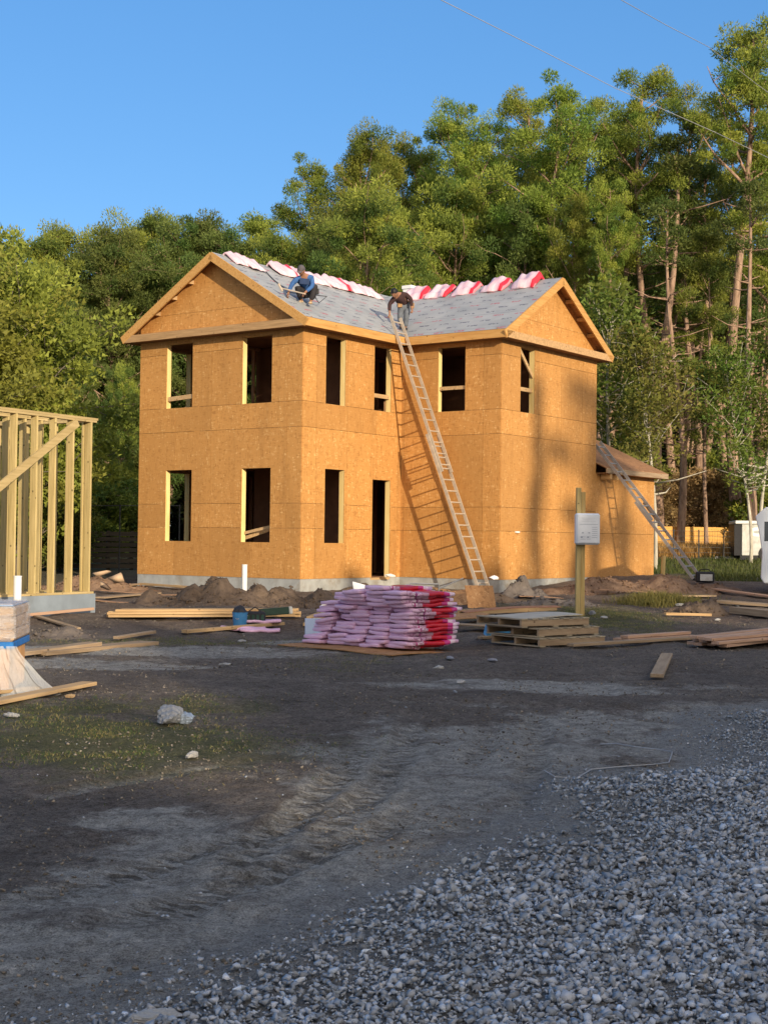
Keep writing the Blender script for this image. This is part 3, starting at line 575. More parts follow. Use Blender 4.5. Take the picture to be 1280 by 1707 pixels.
# ------------------------------------------------------------------ trees
def barkm(name, c1, c2, s=(7, 7, 1.6)):
    m, t, b = mat(name, .9, .1); N = NT(t); f = N.noise(1, 6, N.co('Object', s), .7); N.l(N.ramp(f, [(.35, c2), (.65, c1)]), b.inputs['Base Color']); N.bump(f, b, .8, .05); return m
BARK = barkm('pine_bark', (.46, .31, .22), (.18, .115, .08)); BARKG = barkm('grey_bark', (.24, .20, .16), (.10, .085, .07)); BARKW = barkm('pale_bark', (.60, .56, .46), (.34, .31, .25))
def tri_leaves(cen, rad, n, ln, wd, cols, rs, flat=.7, outward=.7):
    """n thin leaf triangles around each centre"""
    m = len(cen); d = rs.normal(size=(m, n, 3)); d /= np.linalg.norm(d, axis=2, keepdims=True)
    r = rs.random((m, n, 1))**.45; p = cen[:, None]+d*r*rad[:, None, None]*np.array([1, 1, flat])
    o = d*outward + rs.normal(size=(m, n, 3))*.55 + np.array([0, 0, .35]); o /= np.linalg.norm(o, axis=2, keepdims=True)
    a = np.cross(o, rs.normal(size=(m, n, 3))); a /= np.linalg.norm(a, axis=2, keepdims=True)
    L = ln*(.6+.8*rs.random((m, n, 1))); W = wd*(.6+.8*rs.random((m, n, 1)))
    V = np.stack([p-a*W/2, p+a*W/2, p+o*L], 2).reshape(-1, 3)
    c = cols[:, None]*(.75+.5*rs.random((m, n, 1))); c = np.repeat(c[:, :, None], 3, 2).reshape(-1, 3)
    return V, np.concatenate([c, np.ones((len(c), 1))], 1)
APEX = {}
def make_tree(seed, H, base, R, nb, tufts, nn, ln, wd, tr, colA, colB, prof='pine', lean=.03, bark=None, trad=.7, forks=0, flat=.6, up=.35, dead=8, low=0):
    rs = np.random.default_rng(seed); N_ = 14; tz = np.linspace(0, 1, N_)
    ph = rs.uniform(0, 6.28, 4); off = lambda t: np.stack([lean*H*(np.sin(t*2.2+ph[0])-math.sin(ph[0]))+.012*H*np.sin(t*7+ph[1]), lean*H*(np.sin(t*2.0+ph[2])-math.sin(ph[2]))+.012*H*np.sin(t*6+ph[3]), t*H], -1)
    mb = MB(); mb.tube(off(tz), [tr*(1-.82*t)+(.25*tr if t == 0 else 0) for t in tz], 8)
    cen = []; rad = []; hz = []
    for i in range(nb+low):
        t = base+(1-base)*((i+.5)/nb)**.9 if i < nb else rs.uniform(.12, base)
        t = min(t + rs.normal()*.015, .995); q = (t-base)/(1-base)
        if prof == 'pine': rr = R*(.45+.75*math.sin(math.pi*min(1, max(0, q*.80+.12))))*(1-.35*q)
        elif prof == 'cone': rr = R*(1-q)**.7+.3
        else: rr = R*math.sqrt(max(.08, 1-(1.9*q-.85)**2))
        if i >= nb: rr = R*.45
        rr *= rs.uniform(.5, 1.3); az = i*2.4+rs.normal()*.5; el = up+rs.normal()*.2+(q-.3)*.5
        p = off(np.array([t]))[0]; d = np.array([math.cos(az)*math.cos(el), math.sin(az)*math.cos(el), math.sin(el)])
        k_ = 5; pts = [p]; 
        for j in range(k_): d = d+rs.normal(size=3)*.13+np.array([0, 0, .05]); d /= np.linalg.norm(d); pts.append(pts[-1]+d*rr/k_)
        br = max(.02, tr*.30*(1-.6*q)); mb.tube(pts, [br*(1-.75*j/k_) for j in range(k_+1)], 5)
        nt_ = max(1, int(tufts*(.4+rr/R*.8)))
        for j in range(nt_):
            s = (j+rs.random())/nt_; s = .35+.7*s; a = s*k_; i0 = min(int(a), k_-1); q0 = np.array(pts[i0]); q1 = np.array(pts[i0+1]); c_ = q0+(q1-q0)*(a-i0)
            c_ = c_+rs.normal(size=3)*np.array([1, 1, .5])*rr*.17; cen.append(c_); rad.append(trad*rs.uniform(.6, 1.25)); hz.append(rs.random())
            if rs.random() < .5 and prof != 'none': mb.tube([q0, (q0+c_)/2+np.array([0, 0, .05]), c_], [br*.4, br*.25, .012], 4)
    for i in range(dead):
        t = rs.uniform(min(.3, base), base+.1); p = off(np.array([t]))[0]; az = rs.uniform(0, 6.28); L = rs.uniform(.4, 2.0); q1 = p+np.array([math.cos(az), math.sin(az), .15])*L*.5
        mb.tube([p, q1, q1+np.array([math.cos(az+.4), math.sin(az+.4), .35])*L*.5], [.05, .03, .012], 4)
    cen = np.array(cen); rad = np.array(rad); hz = np.array(hz)[:, None]
    V, c = tri_leaves(cen, rad, nn, ln, wd, np.array(colA)*hz+np.array(colB)*(1-hz), rs, flat)
    ztop = float(np.percentile(V[:, 2], 99.7)); crown = npmesh('crown', V, np.arange(len(V)).reshape(-1, 3), LEAF, c, 3, link=False)
    trunk = mb.build('trunk', bark or BARK, smooth=True); tm = trunk.data; bpy.data.objects.remove(trunk)
    tp_ = V[V[:, 2] > np.percentile(V[:, 2], 90)].mean(0); APEX[id(crown)] = (tp_[0], tp_[1]); return tm, crown, ztop
PG1, PG2 = (.12, .19, .03), (.33, .35, .055); DG1, DG2 = (.08, .135, .03), (.18, .21, .05); YG1, YG2 = (.17, .20, .035), (.26, .24, .055)
T = {}
T['tall'] = make_tree(1, 22, .58, 3.3, 30, 5, 280, .145, .06, .33, PG1, PG2, trad=.62, dead=12)
T['tall2'] = make_tree(2, 22, .48, 3.7, 36, 5, 280, .145, .06, .36, PG1, PG2, trad=.62, lean=.05, dead=8, low=2)
T['bushy'] = make_tree(3, 20, .32, 4.2, 52, 6, 280, .145, .06, .36, PG1, PG2, trad=.66, lean=.03, dead=4)
T['round'] = make_tree(4, 15, .12, 4.2, 62, 6, 280, .145, .06, .22, DG1, PG2, 'round', trad=.66, dead=2)
T['round2'] = make_tree(5, 15, .2, 3.6, 52, 6, 270, .145, .06, .22, DG1, DG2, 'round', trad=.66, dead=3)
T['crook'] = make_tree(6, 19, .55, 3.4, 20, 6, 280, .145, .058, .22, PG1, PG2, 'round', trad=.65, lean=.09, dead=8, up=.5, low=4)
T['slim'] = make_tree(7, 18, .35, 2.0, 34, 5, 250, .145, .058, .16, DG1, PG2, 'round', trad=.6, dead=6)
T['broad'] = make_tree(8, 10, .10, 3.8, 60, 7, 110, .17, .12, .18, YG1, PG2, 'round', trad=.7, bark=BARKG, flat=.8, up=.5, dead=3)
T['sap'] = make_tree(9, 9, .3, 1.9, 30, 4, 46, .15, .10, .075, YG1, YG2, 'round', trad=.55, bark=BARKW, flat=.8, up=.7, lean=.06, dead=5)
T['sap2'] = make_tree(19, 9, .35, 2.2, 26, 4, 46, .15, .10, .08, YG1, PG1, 'round', trad=.6, bark=BARKW, flat=.8, up=.6, lean=.08, dead=7)
T['dark'] = make_tree(11, 14, .06, 3.6, 50, 5, 90, .36, .13, .2, (.022, .04, .012), (.035, .055, .018), 'round', trad=.95, dead=0)  # near-black greens carry the shade of the forest interior
T['bare'] = make_tree(12, 17, .8, 1.6, 8, 3, 160, .18, .07, .22, DG1, DG2, 'round', trad=.6, lean=.04, dead=26)
T['shrub'] = make_tree(13, 2.6, .02, 1.2, 26, 5, 80, .12, .07, .03, DG1, PG2, 'round', trad=.38, bark=BARKG, up=.8, dead=0)
T['dry'] = make_tree(14, 2.6, .02, 1.2, 30, 5, 55, .12, .05, .03, (.34, .22, .10), (.40, .27, .13), 'round', trad=.36, bark=BARKG, up=.9, dead=6)
def put_tree(kind, loc, H, rz, name, label, cat='tree', group=None, sx=1.0):
    tm, cm, h0 = T[kind]; r = empty(name, loc, rz); s = H/h0; r.scale = (s*sx, s*sx, s); tag(r, label, cat, group)
    for nm, d in (('trunk', tm), ('crown', cm)):
        o = bpy.data.objects.new(nm, d); C.objects.link(o); o.parent = r
    return r
def tree_at(kind, px, topy, Y, rz, label, name='pine_tree', group='trees of the forest edge', sx=1.0):
    p = aty(px, topy, Y); tm_, cm_, h0_ = T[kind]; s_ = (p[2]-.8)/h0_*sx; ax, ay = APEX[id(cm_)]; p = p-np.array([(ax*math.cos(rz)-ay*math.sin(rz))*s_, (ax*math.sin(rz)+ay*math.cos(rz))*s_, 0]); gz_ = ground_z(p[0], p[1])-.1; return put_tree(kind, (p[0], p[1], gz_), p[2]-gz_, rz, name, label, 'tree', group, sx)
TR = [ # kind, px at top, top y, distance, rz, sx, label
 ('broad', 5, 412, 42, .3, 1.0, 'yellow green leafy tree standing behind the left stud frame', 'leafy_tree'),
 ('broad', -75, 455, 38, 2.1, 1.1, 'leafy tree cut by the left photo edge above the stud frame', 'leafy_tree'),
 ('round', 108, 380, 62, .5, 1., 'round crowned pine above the stud frame, first dome from the left'),
 ('round2', 176, 386, 60, 1.9, 1.05, 'round pine left of the house, second dome from the left'),
 ('round', 252, 362, 66, 3.3, 1.05, 'round pine rising just above the left eave of the big gable'),
 ('round2', 345, 362, 64, 4.4, 1.1, 'broad pine directly behind the peak of the big left gable'),
 ('slim', 432, 362, 66, 1.2, 1.2, 'small pine tip just right of the big left gable peak'),
 ('round', 470, 395, 58, 2.5, .9, 'low dense pine behind the man in blue'),
 ('crook', 520, 262, 68, .4, 1.0, 'thin leaning pine with sparse top standing above the man in blue'),
 ('bushy', 610, 220, 66, 1.1, 1.05, 'bushy pine with bright crown above the roof between the two men'),
 ('bushy', 655, 232, 70, 2.9, 1.0, 'bushy pine just right of the bright crown above the roof'),
 ('round', 615, 318, 54, 5.1, .95, 'bright yellow green pine, lower and nearer, right behind the roof valley'),
 ('tall2', 752, 168, 68, .2, 1.05, 'tall pine above the brown jacketed man with pointed top'),
 ('bushy', 800, 205, 64, 1.7, 1.0, 'pine beside the pointed one, above the right ridge'),
 ('tall', 868, 158, 66, 3.0, 1.05, 'tall pine straight above the right gable roof'),
 ('crook', 935, 130, 60, .9, 1.05, 'crooked forked pine with a curving pale trunk above the right gable peak'),
 ('tall2', 985, 172, 66, 4.2, 1.0, 'tall pine next to the crooked forked one'),
 ('tall', 1085, 118, 60, 5.6, 1.1, 'tall pine with bare reddish trunk above the lean-to roof'),
 ('tall2', 1150, 150, 64, 2.2, 1.0, 'tall pine between the reddish trunk and the tallest pine'),
 ('tall', 1248, 42, 58, 1.4, 1.2, 'tallest pine at the right edge under the wires'),
 ('tall2', 1330, 90, 60, 3.9, 1.1, 'tall pine cut by the right photo edge'),
 ('tall', 1010, 300, 56, 2.0, .8, 'shorter pine with straight trunk right of the small gable'),
 ('bare', 1112, 330, 55, .1, 1.0, 'pine with long bare sunlit reddish trunk beside the lean-to roof'),
 ('slim', 1180, 380, 55, 3.1, .9, 'slim half height pine behind the white trailer'),
 ('bare', 1252, 300, 53, 4.0, 1.1, 'bare pine trunk rising straight behind the white trailer'),
 ('round2', 540, 372, 60, .7, .9, 'dark green pine behind the pink bundles on the left ridge'),
 ('round2', 880, 330, 60, 3.6, .9, 'dense pine behind the pink bundles on the right ridge'),
 ('round', 760, 310, 62, 2.4, .95, 'dense pine behind the white roof vent'),
 ('sap2', 1010, 455, 48, .5, 1.2, 'pale forked sapling with yellow green leaves against the right gable', 'sapling'),
 ('sap', 1065, 540, 47, 2.0, 1.1, 'white stemmed sapling rising behind the lean-to roof', 'sapling'),
 ('sap', 985, 520, 50, 3.6, 1.1, 'thin sapling hugging the right corner of the house', 'sapling'),
 ('sap2', 1215, 560, 50, 4.4, 1.0, 'thin white stemmed sapling left of the trailer', 'sapling'),
 ('sap2', 1300, 520, 50, 1.0, 1.1, 'leafy sapling at the right photo edge', 'sapling'),
 ('bushy', 702, 250, 72, 4.4, 1.1, 'pine between the bright bushy crowns and the pointed pine', 'pine_tree'),
 ('tall2', 838, 232, 70, 5.2, 1.1, 'pine with high crown just left of the tall pine over the right gable', 'pine_tree'),
 ('bushy', 905, 262, 64, 2.6, 1.0, 'bushy pine below the crown of the crooked forked pine', 'pine_tree'),
 ('tall', 1040, 190, 68, 1.3, 1.0, 'tall pine filling the gap right of the crooked forked one', 'pine_tree'),
 ('tall2', 1122, 255, 70, .8, 1.1, 'pine whose crown sits low between two tall pines at the right', 'pine_tree'),
 ('tall', 1205, 200, 66, 2.7, 1.0, 'tall pine just left of the tallest pine', 'pine_tree'),
 ('bushy', 958, 330, 58, 3.3, .9, 'bright pine crown right above the right gable peak', 'pine_tree'),
 ('round', 570, 345, 62, 1.5, .9, 'green pine above the left ridge, left of the bright near pine', 'pine_tree'),
 ('round', 205, 392, 64, 2.2, 1., 'round pine between the second dome and the left eave', 'pine_tree'),
 ('round2', 300, 376, 63, .2, 1., 'round pine behind the left slope of the big gable', 'pine_tree'),
 ('round', 62, 398, 60, 4.1, 1., 'round pine right of the yellow green leafy tree', 'pine_tree'),
 ('round2', 392, 388, 62, 5.5, 1., 'low pine right of the big gable peak', 'pine_tree'),
 ('round2', 120, 560, 50, 2.2, .7, 'small dark pine between the stud frame and the house'),
 ('round', 205, 610, 52, 4.8, .6, 'lower pine with bright tufts touching the left wall of the house'),
]
for a in TR:
    k_, px, ty, Y_, rz, sx, lab = a[:7]; sx *= {'tall': .74, 'tall2': .70, 'bushy': .66, 'crook': .85, 'slim': .9, 'round': .82, 'round2': .85}.get(k_, 1); tree_at(k_, px, ty, Y_, rz, lab, a[7] if len(a) > 7 else 'pine_tree', sx=sx)
rr_ = random.Random(5)
# second and third rows, dense; the dark kind has forest shade in its leaf colour
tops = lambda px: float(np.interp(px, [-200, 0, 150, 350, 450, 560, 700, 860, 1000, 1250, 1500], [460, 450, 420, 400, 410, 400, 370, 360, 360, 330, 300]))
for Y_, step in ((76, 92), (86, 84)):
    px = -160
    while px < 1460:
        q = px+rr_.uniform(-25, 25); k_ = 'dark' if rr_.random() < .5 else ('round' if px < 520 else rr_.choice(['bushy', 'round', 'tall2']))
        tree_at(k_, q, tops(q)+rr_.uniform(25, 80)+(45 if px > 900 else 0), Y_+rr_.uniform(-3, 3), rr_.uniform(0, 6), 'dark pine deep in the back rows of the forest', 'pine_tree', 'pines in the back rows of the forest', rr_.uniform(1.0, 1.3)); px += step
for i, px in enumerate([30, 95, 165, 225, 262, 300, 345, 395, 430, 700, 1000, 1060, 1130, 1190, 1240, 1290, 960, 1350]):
    p = aty(px+rr_.uniform(-12, 12), 800, 66+rr_.uniform(0, 8)); put_tree('dark', (p[0], p[1], ground_z(p[0], p[1])-.3), rr_.uniform(6, 9), rr_.uniform(0, 6), 'pine_tree', 'young pine coloured dark as shade, filling the forest floor', 'tree', 'young pines on the forest floor', 1.3)
for i, px in enumerate([1022, 1047, 1085, 1098, 1118, 1150, 1166, 1182, 1206, 1232, 1262, 1278, 1300, 70, 140, 190]):
    p = aty(px+rr_.uniform(-4, 4), 400, 60+rr_.uniform(-2, 12)); put_tree('bare', (p[0], p[1], ground_z(p[0], p[1])-.2), rr_.uniform(13, 19) if px > 500 else 8, rr_.uniform(0, 6), 'pine_tree', 'thin straight pine trunk standing among the dark trees', 'tree', 'thin pine trunks inside the forest', rr_.uniform(.8, 1.5))
SH = [(1085, 58.5, 'dry', 3.0), (1120, 59, 'dry', 2.8), (1150, 60, 'dry', 3.4), (1178, 59, 'dry', 3.6), (1205, 60, 'dry', 2.8), (1135, 62, 'shrub', 3.6), (1190, 63, 'shrub', 4.4), (1065, 60, 'shrub', 3.), (1240, 60, 'shrub', 3.8), (1285, 56, 'shrub', 4.), (175, 50, 'shrub', 3.2), (215, 52, 'shrub', 3.5), (110, 46, 'shrub', 2.5), (60, 47, 'shrub', 3.), (10, 45, 'shrub', 3.)]
SHL = ['dry tan bush beside the lean-to corner', 'dry tan bush left above the golden fence', 'dry reddish bush over the middle of the golden fence', 'tallest dry bush, right above the golden fence', 'dry bush between the golden fence and the white trailer', 'green bush behind the dry bushes', 'tall green bush behind the dry bushes near the trailer', 'green bush right behind the lean-to roof corner', 'green bush behind the white trailer', 'green bush at the right photo edge', 'dark bush over the dark fence', 'dark bush next to the left wall of the house', 'dark bush seen right of the stud frame', 'bush behind the middle of the stud frame', 'bush behind the left end of the stud frame']
for (px, Y_, k_, h_), lb in zip(SH, SHL):
    p = aty(px, 850, Y_); put_tree(k_, (p[0], p[1], ground_z(p[0], p[1])-.1), h_, px*.7, 'bush', lb, 'bush', 'bushes at the forest edge', 1.25)
# trees outside the frame, towards the sun: they shade the yard
shx, shy = sd[0]/math.hypot(sd[0], sd[1]), sd[1]/math.hypot(sd[0], sd[1])
def sun_row(q, s): return (shx*s - shy*q, shy*s + shx*q)
CAST = [(-14, 30, 13, 'broad', 1.5), (-10, 31, 13, 'broad', 1.5), (-6, 30, 12, 'broad', 1.5), (-2.5, 31, 11.4, 'broad', 1.4), (1.0, 30, 10.5, 'broad', .9), (3.3, 30, 9.2, 'broad', .8), (6.3, 30, 12.4, 'broad', .62), (5.6, 33, 11.6, 'broad', .6),
        (8.8, 30, 12.8, 'broad', .8), (9.5, 33, 12.6, 'broad', 1.), (11.8, 30, 13.6, 'broad', .9), (13.5, 33, 14.4, 'broad', .9), (15.2, 30, 15.6, 'slim', .5), (18.1, 31, 15.8, 'slim', .3), (19.4, 38, 22.4, 'slim', .24), (21.5, 31, 16.6, 'slim', .3), (22.6, 34, 20.5, 'slim', .26), (24.0, 36, 21.5, 'slim', .2), (25.2, 30, 16.0, 'slim', .3), (28.4, 31, 15, 'broad', .8), (31.5, 30, 16, 'broad', 1.2), (36, 30, 15, 'broad', 1.2), (24, 35, 11.5, 'broad', 1.2), (20, 34, 12, 'broad', 1.2), (20.5, 38, 23, 'bare', 1.4)]
for i, (q, s, h_, k_, sx) in enumerate(CAST):
    x, y = sun_row(q, s); put_tree(k_, (x, y, -.1), h_, i*1.7, 'leafy_tree', 'tree of the row behind the photographer, towards the sun', 'tree', 'trees behind the photographer', sx)
for i in range(11):
    q = -14+i*3.1; x, y = sun_row(q, 33); put_tree('broad', (x, y, -.2), 7.2, i*2.3, 'leafy_tree', 'tree of the row behind the photographer, towards the sun', 'tree', 'trees behind the photographer', 1.5)
# ------------------------------------------------------------------ props
def oriented(mb, name, m, p, q, up=(0, 0, 1), parent=None, bevel=0):
    """mesh built with local +x from 0; placed at p pointing to q"""
    p = Vector(p); q = Vector(q); x = (q-p).normalized(); y = Vector(up).cross(x).normalized(); z = x.cross(y)
    o = mb.build(name, m, parent, bevel=bevel); o.matrix_world = Matrix.Translation(p) @ Matrix((x, y, z)).transposed().to_4x4(); return o
def board(p0, p1, w_, h_, m, label, lift=.03, group='loose boards on the ground', name='board', cat='board'):
    a = onground(*p0, lift+h_/2) if len(p0) == 2 else Vector(p0); b_ = onground(*p1, lift+h_/2) if len(p1) == 2 else Vector(p1)
    L = (b_-a).length; o = oriented(MB().box(0, L, -w_/2, w_/2, -h_/2, h_/2), name, m, a, b_, bevel=.003); return tag(o, label, cat, group)
# --- framed building at the left
D2 = Vector((math.sin(R_(29)), math.cos(R_(29)), 0)); N2 = Vector((-D2.y, D2.x, 0)); EN = Vector((-480/2367*25.9, 25.9, 0))
fr_b = empty('framed_building', (EN.x, EN.y, ground_z(EN.x, EN.y)), 0); tag(fr_b, 'open wall frame of greenish yellow studs on a blue grey slab, left edge', 'building frame')
fr_b.rotation_euler = (0, 0, math.atan2(D2.y, D2.x)); FZ = fr_b.location.z; ft = .46-FZ; top = 3.66-FZ
MB().box(-9, .03, 0-.0, 7, -.3, ft).build('slab', CONCB, fr_b)
def bwall(y0, x1, x0, n0, step, m=PTW):
    x = x1
    while x > x0:
        dx = rnd.uniform(-.03, .03); mb = MB(); mb.box(x-.14+dx*0, x-.10+dx*0, y0+.02, y0+.16, ft+.04, top-.08); mb.build('stud', m, fr_b, bevel=.002); x -= step*rnd.uniform(.93, 1.07)
    MB().box(x0, x1, y0+.018, y0+.162, ft+.002, ft+.04).build('bottom_plate', PTX, fr_b); MB().box(x0, x1+.02, y0+.018, y0+.162, top-.08, top-.042).build('top_plate', PTX, fr_b); MB().box(x0, x1+.05, y0+.016, y0+.164, top-.04, top).build('top_plate', PTX, fr_b)
bwall(0, 0, -6.5, 14, .50); bwall(5.2, -.3, -6.5, 14, .46); bwall(.62, -.62, -6.5, 14, .43)
x = .0
for i in range(14): y = .18+i*.355+rnd.uniform(-.02, .02); MB().box(-.165, -.025, y, y+.038, ft+.04, top-.08).build('stud', PTW, fr_b, bevel=.002)
MB().box(-.165, -.02, .165, 5.2, ft+.002, ft+.04).build('bottom_plate', PTX, fr_b); MB().box(-.165, -.02, .165, 5.2, top-.04, top-.002).build('top_plate', PTX, fr_b)
MB().box(-.165, -.02, .165, 5.2, top-.08, top-.042).build('top_plate', PTX, fr_b)
MB().bar((-3.4, -.02, top-1.95), (-.55, -.02, top-.12), .038, .14, (0, 0, 1)).build('brace_board', PTX, fr_b)
MB().bar((-3.2, 1.6, top-.95), (-3.9, 1.6, ft+1.), .038, .2, (0, 0, 1)).build('brace_board', PTX, fr_b)
MB().box(-6, -3.0, 1.60, 1.735, top-.42, top-.1).build('header', PTW, fr_b)
board(tuple(EN-D2*3.6-N2*.25+Vector((0, 0, .12))), tuple(EN-D2*.25-N2*.2+Vector((0, 0, .20))), .04, .05, PINKW, 'thin board leaning along the blue grey slab of the stud frame')
def pipe(px, y0, y1, Y, r, label, m=WHITE):
    a = aty(px, y0, Y); b_ = aty(px, y1, Y); e = empty('standpipe', (b_[0], b_[1], b_[2])); tag(e, label, 'pipe', 'upright plumbing pipes')
    h_ = a[2]-b_[2]; mb = MB(); mb.tube([(0, 0, 0), (0, 0, h_)], r, 12); mb.build('pipe', m, e, smooth=False); mb = MB(); mb.tube([(0, 0, h_-.005), (0, 0, h_+.012)], r*1.08, 12); mb.build('cap', m, e); return e
pipe(29, 961, 1040, 23.0, .063, 'white plastic pipe standing in front of the slab of the stud frame')
e = pipe(87, 952, 979, 26.3, .055, 'white pipe with black coupling rising inside the stud frame'); mb = MB(); mb.tube([(0, 0, -.14), (0, 0, .0)], .05, 10); mb.build('coupling', BLACK, e)
pipe(407.5, 942, 985, 29.5, .055, 'white pipe sticking out of the dirt heap in front of the left wall')
# --- dirt heaps
def dirtmat(name, c1, c2):
    m, t, b = mat(name, .95, .1); N = NT(t); co = N.co(); c = N.ramp(N.noise(3.5, 8, co, .75), [(.3, c1), (.7, c2)]); N.l(c, b.inputs['Base Color']); N.bump(N.noise(22, 6, co, .7), b, .9, .05); return m
DM = dirtmat('heap_dirt', (.08, .056, .04), (.22, .16, .115)); DM2 = dirtmat('dark_heap_dirt', (.10, .085, .075), (.22, .185, .16)); DM3 = dirtmat('red_heap_dirt', (.15, .09, .058), (.33, .22, .145))
def mound(px, py, wx, wy, h, seed, m, label, humps=((0, 0, 1, 1),)):
    c = onground(px, py); n = 70; xs_ = np.linspace(-1.25, 1.25, n); Xm, Ym = np.meshgrid(xs_, xs_)
    hh_ = np.zeros_like(Xm)
    for (ax, ay, sw, sh_) in humps: hh_ = np.maximum(hh_, sh_*np.exp(-(((Xm-ax)/sw)**2+((Ym-ay)/.8)**2)*2.2))
    nz = fbm(Xm*wx*1.6+seed*9, Ym*wy*1.6, 5, seed); rg2 = np.abs(fbm(Xm*wx*3+seed, Ym*wy*3, 4, seed+3))
    hh_ = np.clip(hh_*1.35, 0, 1.0)**.8; zz_ = h*(hh_*(.85+nz*2.0)-.10+rg2*.9*hh_**.5); ed = np.maximum(np.abs(Xm), np.abs(Ym)); zz_ = zz_-np.where(ed > 1, (ed-1)*h*1.5, 0)-.03
    V = np.stack([Xm*wx, Ym*wy, zz_+Gf(c.x+Xm*wx, c.y+Ym*wy)-c.z], -1).reshape(-1, 3); ix = np.arange(n*n).reshape(n, n)
    o = npmesh('dirt_heap', V, np.stack([ix[:-1, :-1], ix[:-1, 1:], ix[1:, 1:], ix[1:, :-1]], -1).reshape(-1, 4), m, None, 4, True); o.location = c; tag(o, label, 'dirt heap', 'heaps of dug earth')
    nc = int(260*wx*wy+60); ax_, ay_ = rg.uniform(-.85, .85, nc), rg.uniform(-.85, .7, nc); ii = ((ax_+1.25)/2.5*(n-1)).astype(int); jj = ((ay_+1.25)/2.5*(n-1)).astype(int); Vm = V.reshape(n, n, 3)[jj, ii]; gg = .10+.14*rg.random(nc)
    ck = scatter(Vm, .012+.05*rg.random(nc)**3, .3, 'clods', m, np.stack([gg, gg, gg, gg*0+1], -1)); ck.parent = o; ck['kind'] = 'stuff'; return o
mound(402, 1008, 2.0, 1.1, .46, 3, DM, 'lumpy brown dirt heap in front of the left house corner, with the white pipe', ((-.85, -.1, .3, .35), (-.5, 0, .3, .75), (-.18, 0, .34, 1.0), (.12, -.05, .3, .8), (.4, 0, .32, .72), (.75, -.1, .35, .45)))
mound(868, 996, .75, .7, .50, 5, DM2, 'dark dirt heap at the foot of the long ladder', ((-.1, 0, .7, 1), (.5, 0, .4, .5)))
mound(1160, 1024, .75, .55, .34, 6, DM, 'small brown dirt heap right of the grassy tuft', ((.1, 0, .8, 1),))
mound(1070, 982, 2.4, 1.4, .34, 7, DM3, 'long low reddish dirt heap along the lean-to wall', ((-.5, 0, .6, .8), (.3, .1, .7, 1)))
mound(930, 1008, 1.1, .7, .25, 8, DM2, 'low dark earth bank behind the post of the white box', ((0, 0, .9, 1),))
mound(700, 1000, 2.3, .8, .24, 9, DM, 'low earth bank along the foundation behind the bundle stack', ((-.5, 0, .6, .7), (.4, 0, .6, 1)))
mound(95, 1062, .9, .5, .16, 10, DM2, 'small earth bank below the slab of the stud frame', ((0, 0, .9, 1),))
mound(160, 984, 1.6, .7, .3, 12, DM3, 'tan earth bank behind the stud frame corner', ((0, 0, .9, 1),))
# grassy tuft
c_ = onground(1098, 1008); n = 2600; x = c_.x+rg.normal(size=n)*.42; y = c_.y+rg.normal(size=n)*.4; tq = rg.random(n)
z = Gf(x, y)+.10*np.exp(-(((x-c_.x)/.5)**2+((y-c_.y)/.5)**2)); o = blades('grass_tuft', x, y, .08+.24*rg.random(n), np.stack([.16+.14*tq, .17+.10*tq, .05+.02*tq, tq*0+1], -1), .014, 1.2, z=z-.02)
tag(o, 'yellow green grass tuft on the dirt right of the white box post', 'grass tuft')
# boulders
TAN = plain('tan_stone', (.48, .34, .22), .9, .3, 4, .4)
for i, (px, py, s_, lb) in enumerate(((168, 944, .20, 'tan boulder beside the last stud'), (197, 956, .24, 'larger tan boulder between the stud frame and the house'), (180, 966, .18, 'low tan rock in front of the boulders'))):
    V, Fc = ROCK[i*3]; c = aty(px, py+8, 31+i); o = npmesh('boulder', V*s_*np.array([1.15, 1, 1.3]), Fc, TAN); o.location = (c[0], c[1], c[2]); tag(o, lb, 'boulder', 'boulders beside the stud frame')
# --- stacks of long boards
def longstack(p0, p1, rows, m, grp, lab, h_=.04, w_=.14, spread=.0, rs=3):
    r_ = random.Random(rs); a = onground(*p0); b_ = onground(*p1); d = (b_-a).normalized(); s = Vector((-d.y, d.x, 0)); k_ = 0; L = (b_-a).length
    for lv, cnt in enumerate(rows):
        for j in range(cnt):
            o0 = r_.uniform(-.25, .25)*L*.15; off = s*((j-(cnt-1)/2)*(w_+.02)+r_.uniform(-.04, .04)); dz = Vector((0, 0, .05+lv*(h_+.006)))
            aa = a+d*(o0)+off+dz; bb = b_+d*(r_.uniform(-.3, .1)*L*.15)+off+dz+s*r_.uniform(-spread, spread)+Vector((0, 0, r_.uniform(0, .02))); q = ['bottom', 'second', 'third', 'fourth'][lv] if lv < len(rows)-1 else 'top'
            pos = ['nearest', 'second', 'third', 'fourth', 'fifth'][j] if cnt > 1 else 'only'
            board(tuple(aa), tuple(bb), w_, h_, m, lab % (q, pos), group=grp, name='long_board'); k_ += 1
longstack((190, 1030), (500, 1032), (3, 3, 3), LUM, 'long boards lying left of the tool bucket', 'yellow board left of the blue bucket, %s layer, %s one', spread=.12)
longstack((1172, 1082), (1440, 1054), (5, 4, 3), PINKW, 'long boards at the right edge', 'pinkish board of the pile cut by the right photo edge, %s layer, %s one', .04, .13, .25, 5)
longstack((1040, 1073), (1160, 1066), (2, 1), PINKW, 'short boards left of the right hand pile', 'pale plank just left of the big right hand board pile, %s layer, %s one', .04, .14, .2, 8)
